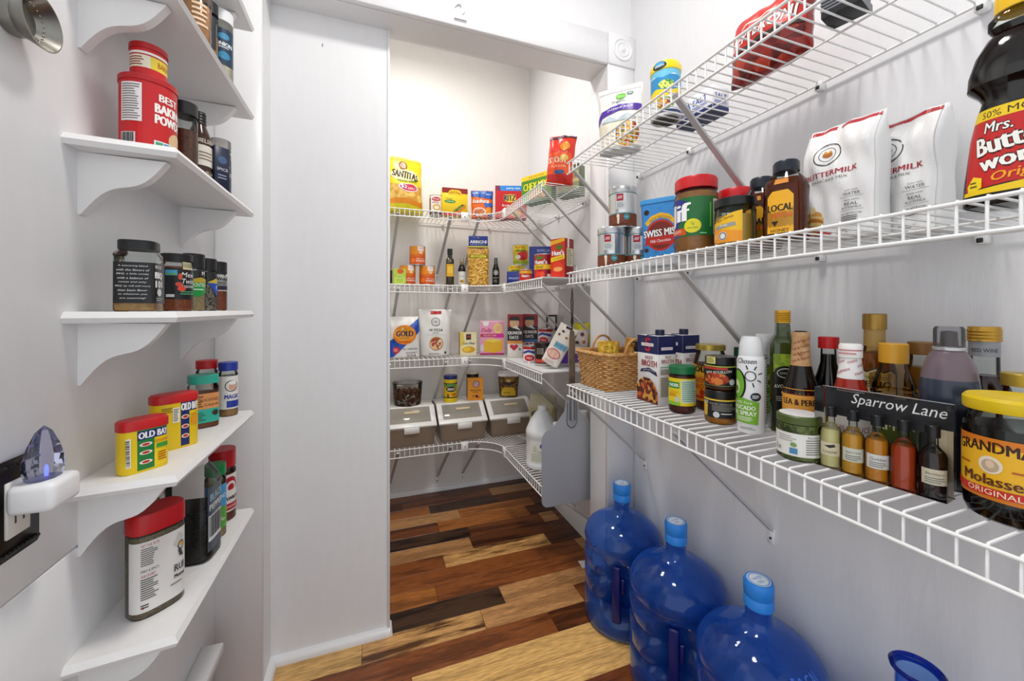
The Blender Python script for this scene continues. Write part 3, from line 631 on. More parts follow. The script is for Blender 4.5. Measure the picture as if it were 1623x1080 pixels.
honey(1246, .776, 36, 158, 'amber honey bottle with dark blue cap beside the pancake mix', -16)
def mix(u, x, w, h, d, lab, off, seed, bend, rz2=0):
    p = px(u, x, ZB)
    return bag('pancake_mix_bag', lab, 'bag', w, h, d, p, cface(p[0], p[1], off), 'edeceb', [
        ('r', -w / 2 + 5, 4, w / 2 - 5, h - 3, 'edeceb'), ('r', -w / 2 + 4, h - 12, w / 2 - 4, h - 4, 'b3182a'), ('o', -14, h - 62, 20, 22, '3a3a38'), ('o', -14, h - 62, 12.5, 13.5, '3a3a38'), ('t', 'BAKING COMPANY', -14, h - 78, 3.4, '3a3a38', {'w': 24, 'bow': -3}), ('t', 'GOLDEN CROWN', -14, h - 46, 3.4, '3a3a38', {'w': 24, 'bow': 3}), ('e', -14, h - 63, 8, 5, 'b3672a'), ('p', [(-22, h - 60), (-18, h - 54), (-14, h - 59), (-10, h - 54), (-6, h - 60)], 'd99a2b'),
        ('t', 'BUTTERMILK', -8, h - 100, 10, 'a92a35', {'w': 88, 'b': .03}), ('t', 'PANCAKE MIX', -10, h - 112, 5, '77706c', {'w': 60}), ('e', -46, 48, 24, 12, 'd89a4a'), ('e', -44, 40, 26, 10, 'e7c27c'), ('e', -46, 34, 27, 11, 'c07a30'), ('e', -44, 27, 27, 10, 'ecca8a'), ('e', -46, 20, 28, 10, 'c9863a'), ('e', -20, 12, 16, 5, 'b23a35'), ('e', -48, 60, 16, 10, 'f0d49a'), ('e', -50, 66, 5, 8, 'a92a35'),
        ('t', 'JUST ADD', 28, 84, 3.6, '4a4745', {'w': 20}), ('t', 'WATER', 28, 78, 5.5, '2c2a2a', {'w': 26}), ('r', 10, 72, 46, 72.6, '77706c'), ('t', 'MADE WITH', 28, 66, 3.4, '4a4745', {'w': 22}), ('t', 'REAL', 28, 59, 6, '2c2a2a', {'w': 20}), ('t', 'BUTTERMILK', 28, 52, 4, '2c2a2a', {'w': 30}), ('r', 10, 47, 46, 47.6, '77706c'), ('t', 'NO ARTIFICIAL', 28, 41, 3.6, '2c2a2a', {'w': 32}), ('l', 12, 28, 44, 38, 3, '55514f'), ('l', 4, 6, 30, 14, 2, '8a8784')], 'block', 3.3, seed, bend=bend)
mix(1338, .856, 128, 226, 56, 'white pancake mix bag standing in front of its twin', -28, 5, 34)
mix(1440, .918, 112, 216, 56, 'white pancake mix bag behind, toward the syrup bottle', -30, 9, 24)
p = px(1614, .785, ZB); sh = sq(2.6, 1, .8)
SY = [(0, 0), (44, 0), (47, 4), (46, 30), (40, 90), (33, 128), (30, 140), (33, 148), (43, 160), (42, 176), (36, 200), (26, 220), (20, 226), (25, 234), (25, 244), (19, 252), (17, 256)]
jar('syrup_bottle', 'large dark syrup bottle with yellow cap at the right edge of the middle shelf', 'bottle', p, cface(p[0], p[1], -8), [('contents', [(0, 1)] + [(a - 1.5, max(1.5, b)) for a, b in SY[1:14]] + [(0, 240)], M('1c0704', .1)), ('body', SY, GLASS), ('cap', [(17, 252), (20, 252), (20, 272), (18, 276), (0, 276)], M('eebd12', .3), circ)], [
    ('r', -56, 10, 56, 126, 'c31d1b'), ('p', [(-56, 10), (56, 10), (56, 20), (0, 26), (-56, 20)], '181210'), ('p', [(-56, 112), (56, 112), (56, 127), (-56, 127)], 'f0cb16'), ('t', '50% MORE', 0, 119, 9, '3b2410', {'w': 62}), ('t', "Mrs.", -12, 101, 14, 'f6f2ea', {'w': 26, 'out': '18100c', 's': .1}), ('t', 'Butter', -2, 81, 24, 'f6f2ea', {'w': 66, 'rot': 8, 'out': '18100c', 'b': .05}), ('t', 'worth', 2, 58, 20, 'f6f2ea', {'w': 62, 'rot': 8, 'out': '18100c', 'b': .05}), ('t', 'Original', 10, 36, 15, 'f3a31a', {'w': 54, 'rot': 6, 's': .25}), ('p', [(-50, 28), (-38, 40), (-26, 36), (-26, 24), (-38, 18), (-48, 20)], 'f2d21c'), ('l', -44, 24, -30, 34, 2, '6d5a10'), ('p', [(-56, 20), (-20, 22), (20, 26), (56, 20), (56, 15), (-56, 15)], 'f0cb16')], 1, shape=sh, n=40, sy=6)

# ================================================================== lowest shelf on the right wall
# ---- woven basket: strands wound over upright stakes
t = thing('wicker_basket', 'woven tan wicker basket with two handles on the shelf by the doorway', 'basket', .822, 1.172, ZC)
BX, BY, BH = .112, .094, .12
WK = grain(['a8733a', 'c08d50', 'd0a266', '96622e'], 45, .55, soft=True)
def ring(z, k, amp, ph, n=96):
    pts = []
    for i in range(n):
        a = 2 * PI * i / n; c, s = math.cos(a), math.sin(a); q = (abs(c) ** 9 + abs(s) ** 9) ** (-1 / 9); w = amp * math.sin(a * 24 + ph)
        pts.append(((BX * k + w) * c * q, (BY * k + w) * s * q, z))
    return pts
NS = 17
for j in range(NS): tube('strand', ring(.005 + j * (BH - .008) / (NS - 1), .93 + .13 * j / NS, .0019, PI * (j % 2)), .0036, WK, t, n=5, closed=True)
tube('rim', ring(BH, 1.07, .001, 0), .0052, WK, t, n=6, closed=True); tube('rim', ring(BH + .004, 1.06, .0022, 1.5), .0042, WK, t, n=6, closed=True)
for i in range(48):
    a = 2 * PI * (i + .5) / 48; c, s = math.cos(a), math.sin(a); q = (abs(c) ** 9 + abs(s) ** 9) ** (-1 / 9)
    tube('stake', [(BX * .925 * c * q, BY * .925 * s * q, .002), (BX * 1.055 * c * q, BY * 1.055 * s * q, BH)], .0022, WK, t, n=4)
box('bottom', -BX * .93, -BY * .93, .002, BX * .93, BY * .93, .006, WK, t)
for sg in (-1, 1): tube('handle', [(-.045 * math.cos(PI * i / 12), sg * BY * 1.06, BH - .01 + .062 * math.sin(PI * i / 12)) for i in range(13)], .0042, WK, t, n=6)
bag('yellow_packet', 'crumpled golden yellow packet inside the wicker basket', 'packet', 80, 108, 26, (.80, 1.195, ZC + .05), cface(.8, 1.2, 10), 'c99a25', [('e', 0, 80, 26, 18, 'e0b93a'), ('l', -20, 74, 20, 88, 3, '6b4a10')], 'pillow', 3.5, 21, rx=-.25, group=None)
bag('amber_packet', 'amber translucent packet at the back of the wicker basket', 'packet', 70, 120, 22, (.88, 1.19, ZC + .045), cface(.88, 1.2, -10), 'b9852b', [('l', -20, 90, 20, 104, 2, '7c561a')], 'pillow', 3., 23, ry=.2)
jar('gravy_bottle', 'small dark pump bottle standing in the wicker basket', 'bottle', (.862, 1.125, ZC + .022), 0, [('body', [(0, 0), (17, 0), (18, 3), (18, 92), (8, 104), (8, 112)], M('10131c', .25)), ('cap', [(9, 110), (9, 120), (5, 120), (5, 132), (17, 133), (17, 138), (0, 138)], M('0d0f14', .3))], [('r', -14, 96, 14, 101, 'e9e9ea')], 0)
# ---- broth cartons
def broth(x, y, lab):
    w, d, h = 90, 62, 194
    t = carton('broth_carton', lab, 'carton', w, d, h, (x, y, ZC), -PI / 2, 'efeeec', [
        ('r', -w / 2, 142, w / 2, h, '1c2257'), ('r', -26, 163, 26, 172, 'f4f2f0'), ('t', 'S', 2, 168, 40, 'c0202c', {'w': 20, 'b': .05}), ('r', -26, 163, 26, 172, 'f4f2f0'), ('t', 'SWANSON', 0, 167.5, 5, 'c0202c', {'w': 42}), ('t', 'BEEF', 8, 130, 10, '9c1f2b', {'w': 34}), ('t', 'BROTH', 8, 114, 16, '9c1f2b', {'w': 64, 'b': .05}), ('l', -22, 104, 40, 107, 1, 'b56a70'),
        ('p', [(-32, 84), (-26, 94), (8, 101), (38, 92), (44, 80), (36, 82), (8, 90), (-24, 86)], '1c2257'), ('t', '100% NATURAL', 8, 91, 4, 'e7e7ee', {'w': 50, 'bow': 4}), ('e', 4, 16, 50, 62, '2b2a2c') if False else ('p', [(-45, 2), (45, 2), (45, 40), (34, 62), (12, 75), (-14, 76), (-34, 66), (-45, 50)], 'd8d6d2'),
        ('p', [(-45, 2), (45, 2), (45, 34), (32, 57), (10, 70), (-14, 71), (-34, 60), (-45, 44)], grain(['5b1d10', '9c3a1c', 'c5651f', '3a120c', 'd89a3a', '7a2416', 'a33b2e'], 85)), ('r', -45, 0, 45, 4, '6b1a14')],
        right=[('r', -31, 142, 31, h, '1c2257'), ('r', -20, 154, 20, 162, 'efeef4'), ('t', 'SWANSON', 0, 158, 4.4, 'c0202c', {'w': 34}), ('t', 'BEEF', 4, 134, 7, '9c1f2b'), ('t', 'BROTH', 2, 122, 11, '9c1f2b', {'w': 42}), ('r', -24, 104, 26, 107, '79c0a0'), ('l', -24, 84, 26, 100, 5, '5a5856'), ('r', -24, 20, 26, 78, 'c9c7c3'), ('l', -22, 22, 24, 76, 12, '66635f')])
    box('fold_seam', -.002, -.031, .194, .002, .031, .1965, M('2a3170', .4), t)
    c = loft('cap', [(0, 0), (13, 0), (13, 15), (11.5, 17), (0, 17)], M('151a3a', .4), t, n=20); c.location = (.016, 0, .194); return t
broth(.79, .94, 'beef broth carton nearer the shelf front, beside the basket'); broth(.886, .949, 'beef broth carton at the back near the wall')
p = px(1081, .772, ZC); r = 33
jar('bouillon_jar', 'small brown bouillon jar with green lid and yellow label', 'jar', p, cface(p[0], p[1], -14), [('contents', [(0, 1.5), (r - 5, 2), (r - 1.5, 10), (r - 1.5, 98), (0, 98)], M('5d210f', .6)), ('body', [(0, 0), (r - 6, 0), (r - 1, 5), (r, 12), (r, 96), (r - 3, 103), (r - 3, 108)], GLASS), ('lid', lidp(r, 103, 19), M('18733f', .4))], [
    wrap(r, 22, 92, 'ecd21c'), ('r', 6, 30, 52, 88, 'd5e3cf'), ('l', 8, 32, 50, 86, 11, '4f8a72'), ('r', -40, 66, 2, 82, '1d8a3f'), ('t', 'KNORR', -14, 74, 9, 'e9f6e4', {'w': 28, 'b': .04}), ('t', 'CALDO', -12, 56, 7, 'e0731c', {'w': 26}), ('l', -28, 44, 0, 52, 2, 'd5671c'), ('e', -4, 38, 6, 8, 'c9ccb4'), ('r', -40, 22, 4, 31, '8cc22e')], 1)
p = px(1126, .872, ZC); r = 43
jar('soup_jar', 'tall glass jar of bone broth soup with gold lid behind the stacked jars', 'jar', p, cface(p[0], p[1], -14), [('contents', [(0, 1.5), (r - 5, 2), (r - 1.5, 8), (r - 1.5, 122), (0, 122)], grain(['5a2610', '7c3c18', '3f190b'], 80, soft=True)), ('body', [(0, 0), (r - 6, 0), (r, 6), (r, 124), (r - 6, 146), (r - 10, 156), (r - 10, 164)], GLASS), ('lid', lidp(r - 6, 160, 15), M('b9a14a', .3, .7))], [
    ('p', [(-70, 26), (70, 26), (70, 128), (20, 118), (-20, 118), (-70, 128)], 'e79a1c'), ('p', [(-70, 92), (70, 92), (70, 128), (20, 118), (-20, 118), (-70, 128)], 'efb92a'), ('t', 'soup', -14, 106, 24, '2a1a12', {'w': 56, 'b': .06}), ('t', 'BONE', -10, 80, 13, 'b8301a', {'w': 40}), ('t', 'BROTH', -10, 64, 13, 'b8301a', {'w': 46}), ('e', -10, 48, 7, 8, 'b8301a'), ('r', -46, 32, 26, 40, 'c8341c')], 1)
def base_jar(z, lab, lid, cont, els, name):
    p = px(1142, .79, z); r = 35
    return jar(name, lab, 'jar', p, cface(p[0], p[1], -8), [('contents', [(0, 1.2), (r - 5, 1.5), (r - 1.5, 8), (r - 1.5, 58), (0, 58)], M(cont, .35)), ('body', [(0, 0), (r - 5, 0), (r - 1, 4), (r, 10), (r, 56), (r - 3, 62), (r - 3, 66)], GLASS), ('lid', lidp(r - 1, 62, 17), M(lid, .3))], els, 1)
base_jar(ZC, 'lower of two stacked black and gold bouillon paste jars', '141312', 'c07c20', [wrap(35, 16, 56, '17181a'), ('r', -60, 56, 60, 59, 'd9b93a'), ('t', 'ROASTED CHICKEN BASE', 6, 49, 4, 'b9b7a9', {'w': 50}), ('l', -14, 32, 46, 46, 4, '8d8b83'), ('e', -4, 24, 7, 7, 'd3d8dc'), ('r', 6, 26, 30, 28, 'e9e9e6'), ('p', [(-40, 52), (-24, 44), (-26, 18), (-40, 18)], 'e0b030'), ('l', -38, 46, -22, 54, 3, 'e9e3c4')], 'bouillon_paste_jar')
t = base_jar(ZC + .0792, 'upper of two stacked bouillon paste jars, with a red food picture', '100f0f', '6a2f14', [wrap(35, 8, 58, '1b1614'), ('r', -60, 56, 60, 58, 'a8b43a'), ('p', [(-40, 44), (34, 52), (36, 46), (-40, 38)], '2c2a28'), ('t', 'BEEF BOUILLON', 0, 44, 6, 'f0ede4', {'w': 58, 'rot': 6}), ('e', -6, 28, 30, 14, grain(['b23a1e', 'd97a2c', '7d2413', 'efd9b0'], 120)), ('r', -40, 50, 20, 55, 'c2331f'), ('e', 30, 22, 7, 7, 'd3d8dc'), ('r', -50, 12, 40, 13, '99a23a')], 'bouillon_paste_jar')
label(t, [('r', -30, 63, -6, 79, 'e3dc8a'), ('l', -28, 65, -8, 77, 3, '59601c')], round_surf([(34.3, 0), (34.3, 90)]), sx=4, name='price_sticker')
p = px(1173, .935, ZC)
jar('green_bottle', 'dark green capped bottle at the back behind the oil spray', 'bottle', p, cface(p[0], p[1]), [('body', [(0, 0), (24, 0), (25, 3), (25, 105), (14, 128), (12, 150)], M('7c4a16', .15)), ('cap', lidp(15, 130, 38), M('0f4a34', .4))], [wrap(25, 20, 90, 'd9a02a'), ('t', 'VINEGAR', 0, 60, 10, '3c2a10', {'w': 40})], 0)
# ---- spray can
def spray(u, x, lab, off):
    p = px(u, x, ZC); r = 27
    return jar('oil_spray', lab, 'spray can', p, cface(p[0], p[1], off), [('body', [(0, 0), (r - 2, 0), (r, 2), (r, 158), (r - 3, 168), (r - 8, 172), (0, 172)], M('e9eaeb', .3)), ('cap', [(r - 4, 166), (r - 3, 170), (r - 5, 196), (r - 9, 208), (r - 12, 211), (0, 211)], M('eceeef', .35))], [
        ('t', 'Chosen', -4, 158, 11, '26282a', {'w': 40, 's': .25}), ('e', -24, 106, 20, 34, '17191a'), ('e', -25, 106, 17, 31, '74b82c'), ('e', -28, 100, 10, 16, 'd9ecb0'), ('e', -28, 96, 6, 7, '5c7d2a'), ('o', 4, 126, 9, 11, '26282a')] + [('p', [(4 + 15 * math.cos(a) - 1.2 * math.sin(a), 126 + 15 * math.sin(a) + 1.2 * math.cos(a)), (4 + 24 * math.cos(a) - 1.2 * math.sin(a), 126 + 24 * math.sin(a) + 1.2 * math.cos(a)), (4 + 24 * math.cos(a) + 1.2 * math.sin(a), 126 + 24 * math.sin(a) - 1.2 * math.cos(a)), (4 + 15 * math.cos(a) + 1.2 * math.sin(a), 126 + 15 * math.sin(a) - 1.2 * math.cos(a))], '26282a') for a in [-1.3, -.55, .3, 1.1, 1.9]] + [
        ('e', 14, 82, 10, 9, '22272e'), ('l', 7, 78, 20, 86, 3, 'e9ebee'), ('p', [(-44, 26), (18, 22), (20, 70), (-10, 78), (-44, 72)], '7ab52e'), ('t', '100% Pure', -10, 68, 6, 'f4f9e8', {'w': 34, 's': .2}), ('t', 'AVOCADO', -12, 57, 9, 'f7faee', {'w': 50, 'b': .04}), ('t', 'OIL SPRAY', -10, 45, 9, 'f7faee', {'w': 50, 'b': .04}), ('l', -24, 28, 14, 38, 3, 'e6f2cf'), ('l', -16, 10, 16, 16, 2, '8f9497'), ('r', 34, 20, 60, 150, 'dddedf'), ('l', 36, 22, 58, 148, 22, '55585a')], 0)
spray(1190, .79, 'white and green avocado oil spray can at the shelf front', -10); spray(1211, .895, 'second white oil spray can, half hidden behind the first', 40)
# ---- bottles and jars along the wall
p = px(1240, .872, ZC); sh = sq(6)
jar('avocado_oil_bottle', 'tall square dark green oil bottle with ribbed gold cap', 'bottle', p, cface(p[0], p[1], 14), [('body', [(0, 0), (25, 0), (26, 2), (27, 175), (26, 192), (18, 208), (14, 214), (12.5, 240)], M('39461a', .1, coat=.5), sh), ('neck', [(13, 205), (12.5, 245), (0, 245)], M('3c471c', .1)), ('cap', [(0, 240), (14, 240)] + [q for i in range(6) for q in ((14, 241 + i * 4.3), (13.2, 243 + i * 4.3))] + [(13, 268), (0, 268)], M('d3a02c', .3, .5))], [
    ('r', -25, 118, 25, 172, grain(['7f9b1e', '9db52c', '6a8618'], 120)), ('r', -25, 10, 25, 132, '14160f'), ('e', 0, 132, 22, 14, '14160f'), ('e', 0, 130, 17, 11, 'c9c9bd'), ('e', 0, 130, 15, 9, '1c1e16'), ('t', 'CHOSEN', 0, 130, 4, 'd9d9cc', {'w': 22}), ('t', 'AVOCADO', 0, 101, 8, 'e6e6da', {'w': 44}), ('t', 'OIL', 0, 88, 8, 'e6e6da'), ('l', -18, 68, 18, 80, 3, 'a3a394'), ('e', -2, 44, 8, 5, '76a02c'), ('l', -16, 16, 16, 22, 1, '8b8b7c')], 0, shape=sh, n=32, sx=4)
p = px(1269, .832, ZC); r = 31
LP = [(0, 0), (r - 2, 0), (r, 3), (r, 108), (r - 3, 120), (r - 10, 142), (18, 156), (17, 160)]
jar('worcestershire_bottle', 'dark sauce bottle with tan paper-wrapped neck and orange label', 'bottle', p, cface(p[0], p[1], 4), [('body', LP, M('140b08', .1)), ('neck_wrap', [(19, 148), (17, 165), (15, 205), (15.5, 210), (16, 222), (14, 224), (0, 224)], grain(['d9b083', 'cfa273', 'c9955f', '8d5a3c'], 60, .6, soft=True)), ('cap', lidp(11, 220, 6), M('18120e', .4))], [
    wrap(r, 30, 110, 'e39a36'), ('r', -50, 52, 50, 100, '5d1d12'), ('r', -48, 54, 48, 98, 'e9a544'), ('t', 'THE ORIGINAL', 0, 104, 4, '4a1c10', {'w': 44}), ('t', 'LEA & PERRINS', 4, 84, 12, '2b0f0a', {'w': 78, 'b': .04}), ('t', 'WORCESTERSHIRE SAUCE', 0, 64, 6, '5d1d12', {'w': 70})], 0)
label_ = [o for o in COL.objects if o.name.startswith('neck_wrap')][-1].parent
label(label_, [('t', 'Lea & Perrins', 0, 206 - i * 12, 5, '8a2f22', {'w': 34, 'rot': 18}) for i in range(4)], round_surf([(19, 148), (17, 165), (15, 205), (16, 222)]), sx=4, name='neck_print')
p = px(1266, .737, ZC); r = 34
jar('caper_jar', 'short jar of capers with green rimmed lid and white label', 'jar', p, cface(p[0], p[1], 4), [('contents', [(0, 1.5), (r - 3, 2), (r - 1.6, 6), (r - 1.6, 64), (0, 64)], grain(['5d6a26', '78803a', '414c1a', '8b9048'], 170)), ('body', [(0, 0), (r - 4, 0), (r, 4), (r, 60), (r - 4, 66), (r - 4, 70)], GLASS), ('lid', [(r - 4, 66), (r, 66), (r, 78), (r - 3, 80.5), (r - 4, 80), (0, 80)], M('4c5a26', .4)), ('lid_print', [(0, 80.2), (r - 4, 80.2), (r - 4, 80.9), (0, 80.9)], M('e9e9e9', .35))], [
    wrap(r, 10, 50, 'e6e5de'), ('l', 8, 14, 46, 42, 7, '77756f'), ('t', 'Nutrition Facts', 26, 45, 4, '222222', {'w': 30}), ('l', -36, 34, -6, 46, 3, 'b0aea4'), ('r', -16, 14, -4, 24, '4a86b0'), ('e', -10, 30, 5, 4, '7a9a55'), ('t', 'La', -36, 22, 9, '44423c', {'s': .3})], 1)
p = px(1313, .912, ZC); r = 33
KK = [(0, 0), (r - 1, 0), (r, 3), (r, 82), (r - 3, 100), (r - 14, 138), (14, 158), (13, 190)]
jar('soy_sauce_bottle', 'dark soy sauce bottle with bright red cap and yellow label', 'bottle', p, cface(p[0], p[1], 2), [('contents', [(0, 1)] + [(a - 1, max(1.5, b)) for a, b in KK[1:7]] + [(12.5, 176), (0, 176)], M('120705', .1)), ('body', KK, GLASS), ('cap', lidp(18, 188, 24), M('cf1a1e', .35))], [
    ('p', [(-44, 10), (44, 10), (44, 64), (24, 80), (-24, 80), (-44, 64)], 'c9c9c4'), ('r', -42, 10, 42, 60, 'e8c81a'), ('e', 0, 60, 12, 11, '16130f'), ('o', 0, 60, 6, 8, 'efe7c9'), ('t', 'KIKKOMAN', 0, 44, 8, '15120e', {'w': 48}), ('t', 'Soy Sauce', 0, 30, 8, '15120e', {'w': 40}), ('r', -42, 10, 42, 18, '1a1612')], 1)
p = px(1348, .818, ZC); r = 31
jar('chili_sauce_bottle', 'red sauce bottle with white printed neck wrap and cap', 'bottle', p, cface(p[0], p[1], 2), [('body', [(0, 0), (r - 2, 0), (r, 3), (r, 96), (r - 3, 112), (r - 10, 136), (17, 156), (16, 160)], M('9c2414', .12)), ('neck_wrap', [(19.5, 146), (17, 165), (15, 184), (0, 184)], M('ece9e6', .45)), ('cap', [(15, 182), (17, 184), (17, 204), (15, 208), (0, 209)], M('efedea', .4))], [wrap(r, 20, 90, 'e9e4dc'), ('t', 'CHILI SAUCE', 0, 60, 10, '9c2414', {'w': 56})], 0)
label([o for o in COL.objects if o.name.startswith('neck_wrap')][-1].parent, [('t', 'Heinz', x, z, 5, 'b2272f', {'w': 14, 'rot': 25}) for x, z in ((-16, 176), (2, 178), (16, 172), (-8, 162), (12, 158), (-20, 156))] + [('l', -20, 188, 18, 200, 2, 'cf8a8c')], round_surf([(19.5, 146), (17, 165), (15.3, 184), (17.2, 186), (17.2, 206)]), sx=4, name='neck_print')
p = px(1386, .915, ZC); r = 32
FB = [(0, 0), (r - 2, 0), (r, 3), (r, 150), (r - 3, 166), (r - 12, 186), (16, 194), (15, 236)]
jar('olive_oil_bottle', 'golden olive oil bottle with gold cap and crest label, against the wall', 'bottle', p, cface(p[0], p[1], 2), [('contents', [(0, 1)] + [(a - 1.2, max(1.5, b)) for a, b in FB[1:6]] + [(0, 192)], liq('d29a38', .6)), ('body', FB, clear('f0d9a0')), ('neck_label', [(16.3, 200), (15.8, 232)], M('a98a4a', .4)), ('cap', lidp(18, 232, 30), M('9d7a35', .3, .6))], [
    ('p', [(-36, 80), (36, 80), (36, 150), (22, 158), (12, 154), (0, 162), (-12, 154), (-22, 158), (-36, 150)], '3c3a1c'), ('p', [(-34, 82), (34, 82), (34, 148), (22, 155), (12, 151), (0, 158), (-12, 151), (-22, 155), (-34, 148)], 'd5c48a'), ('t', 'FILIPPO', 0, 142, 6, '2d2a14', {'w': 34}), ('t', 'BERIO', 0, 130, 11, '2d2a14', {'w': 48, 'b': .04}), ('r', -34, 84, 34, 118, 'e6e0cc'), ('t', 'WHITE', 0, 108, 8, '2d2a14', {'w': 40}), ('t', 'WINE', 0, 96, 8, '2d2a14', {'w': 34})], 1)
p = px(1416, .872, ZC); r = 32
FC = [(0, 0), (r - 2, 0), (r, 3), (r, 108), (r - 1, 112), (r + .5, 116), (r - 2, 120), (r - .5, 124), (r - 4, 129), (r - 3, 133), (r - 7, 150), (19, 166), (18, 178)]
jar('juice_bottle', 'ribbed clear bottle with orange-yellow cap and green label', 'bottle', p, cface(p[0], p[1], 2), [('contents', [(0, 1.5), (r - 3, 2), (r - 2, 6), (r - 2, 112), (0, 112)], liq('d09a3c', .5)), ('body', FC, clear('f3e6cc')), ('cap', lidp(20, 176, 34), M('d59a26', .35))], [wrap(r, 20, 106, '4a5a1a'), ('r', -90, 90, 90, 104, 'd2c12a'), ('t', 'LEMON', 0, 70, 16, 'f0e9c0', {'w': 56})], 1)
p = px(1464, .928, ZC); r = 25
jar('brown_capped_jar', 'tall jar of yellow oil with brown cap by the wall', 'jar', p, cface(p[0], p[1], 2), [('contents', [(0, 1.5), (r - 3, 2), (r - 2, 6), (r - 2, 150), (r - 7, 168), (0, 168)], liq('d8a030', .55)), ('body', [(0, 0), (r - 2, 0), (r, 3), (r, 150), (r - 5, 170), (18, 182), (18, 192)], GLASS), ('cap', lidp(21, 190, 22), M('7c5426', .4))], [wrap(r, 50, 130, 'c98f2a'), ('t', 'OLIVE', 0, 100, 10, '3a2c10', {'w': 36}), ('r', -80, 50, 80, 70, '2f2a1c')], 1)
p = px(1504, .838, ZC); r = 32
jar('balsamic_bottle', 'rounded plastic squeeze bottle of dark blue-black glaze with clear cap', 'bottle', p, cface(p[0], p[1], 2), [('body', [(0, 0), (r - 3, 0), (r, 4), (r + 1, 80), (r + 1, 130)], M('20232d', .22)), ('body', [(r + 1, 130), (r + 1, 150), (r - .5, 164)], M('343c4c', .2)), ('body', [(r - .5, 164), (r - 4, 184), (r - 10, 200), (16, 208)], M('6d5e66', .22)), ('collar', [(16, 207), (18, 208), (18, 212), (15, 214)], M('b9b9bb', .3, .6)), ('cap', [(15, 212), (17, 213), (17, 240), (15, 244), (0, 244)], clear('e6e6ea', .06, .15, 'cccccc')), ('nozzle', [(0, 213), (10, 213), (9, 236), (0, 238)], M('2b1d1c', .4))])
p = px(1560, .918, ZC); r = 31
GW = [(0, 0), (r - 2, 0), (r, 3), (r, 130), (r - 4, 148), (r - 13, 166), (16.5, 172), (16, 220)]
jar('vinegar_bottle', 'clear bottle of dark red vinegar with gold cap and grey neck band', 'bottle', p, cface(p[0], p[1], 2), [('contents', [(0, 1)] + [(a - 1.2, max(1.5, b)) for a, b in GW[1:6]] + [(0, 164)], M('3c0a10', .12)), ('body', GW, GLASS), ('neck_label', [(17, 196), (17, 222)], M('8d8f94', .35)), ('cap', [(0, 220), (19, 220)] + [q for i in range(4) for q in ((19, 221 + i * 5), (18.2, 223.5 + i * 5))] + [(17.5, 243), (0, 243)], M('b48b34', .3, .6))], [wrap(r, 30, 120, 'd5cfc4'), ('t', 'Pompeian', 0, 90, 12, '5a1420', {'w': 56})], 1)
label([o for o in COL.objects if o.name.startswith('neck_label')][-1].parent, [('t', 'RED WINE', 0, 206, 6, '33343a', {'w': 30})], round_surf([(17, 190), (17, 230)]), sx=4, name='neck_print')
p = px(1622, .868, ZC); r = 25
jar('clear_jar', 'clear glass jar with gold lid behind the molasses', 'jar', p, cface(p[0], p[1], 2), [('contents', [(0, 1.5), (r - 3, 2), (r - 2, 6), (r - 2, 110), (0, 110)], M('7a1f1c', .3)), ('body', [(0, 0), (r - 2, 0), (r, 4), (r, 130), (r - 6, 150), (r - 8, 164)], GLASS), ('lid', lidp(21, 162, 18), M('b4983a', .35, .5))])
p = px(1612, .782, ZC); r = 47; MO = [(0, 0), (r - 10, 0), (r - 4, 4), (r - 1, 12), (r, 20), (r, 120), (r - 2, 128), (r - 7, 136), (r - 8, 142)]
t = jar('molasses_jar', 'large jar of black molasses with yellow lid at the right edge', 'jar', p, cface(p[0], p[1], -24), [('contents', [(0, 1)] + [(a - 1.5, max(1.5, b)) for a, b in MO[1:6]] + [(0, 116)], M('0f0604', .12)), ('body', MO, GLASS), ('lid', [(r - 8, 140), (r - 1, 140), (r, 142), (r, 154), (r - 3, 158), (0, 158)], M('e7c414', .35))], [
    ('r', -66, 30, 66, 108, 'd87a14'), ('p', [(-66, 36), (66, 36), (66, 88), (40, 96), (0, 99), (-40, 96), (-66, 88)], 'eeb41c'), ('t', "GRANDMA'S", 0, 92, 14, '3a1608', {'w': 84, 'bow': 5, 'b': .04}), ('e', -2, 74, 11, 11, 'e9dcc4'), ('e', -2, 73, 8, 8, 'bfa98c'), ('e', -2, 75, 4, 5, 'e3c6a6'), ('l', -40, 68, -18, 73, 1, 'b2541a'), ('l', 16, 68, 40, 73, 1, 'b2541a'), ('t', 'Molasses', 0, 55, 13, '5d2a0c', {'w': 62, 'b': .04}), ('p', [(-46, 46), (-30, 44), (30, 46), (46, 42), (46, 32), (30, 36), (-30, 34), (-46, 38)], 'c3261a'), ('t', 'ORIGINAL', 0, 40, 7, 'f6e2c0', {'w': 50}), ('r', 50, 30, 66, 60, '3d7a56')], 1, n=40)
# ---- mini bottle gift pack
gx, gy = .757, .387; rz = -PI / 2 + math.atan2(.018, .14)
t = thing('vinegar_gift_pack', 'clear plastic gift pack with black header card reading Sparrow Lane', 'gift pack', gx, gy, ZC, rz=rz)
W2 = .079
box('card', -W2, .016, .086, W2, .0172, .134, M('1d1e21', .45), t)
box('header_top', -W2, .0148, .1338, W2, .0174, .1345, M('d9dadb', .4), t)
label(t, [('t', 'Sparrow Lane', 16, 117, 22, 'f2f2f0', {'w': 112, 's': .25, 'b': .0})], lambda x, y, o: (x * S, .016 - o, y * S), name='header_print')
V = boxv(-W2 - .001, -.0175, .0005, W2 + .001, .0185, .1352); mesh('sleeve', V, BF, clear('fcfcfc', .08, ior=1.12), t); box('insert', W2 - .018, .0135, .002, W2 - .0005, .0155, .095, M('d8c9a8', .5), t)
MB_ = [('f0e2a0', 'efe5c0', 'pale champagne', 'CHAMP'), ('eaa92a', 'e6e8d8', 'golden yellow', 'Sparrow'), ('e5951e', 'eeeeea', 'deep amber', 'Golden'), ('c9491c', 'd9d0c0', 'orange red', ''), ('2b0f12', 'e3dbc0', 'near black', 'Blackberry')]
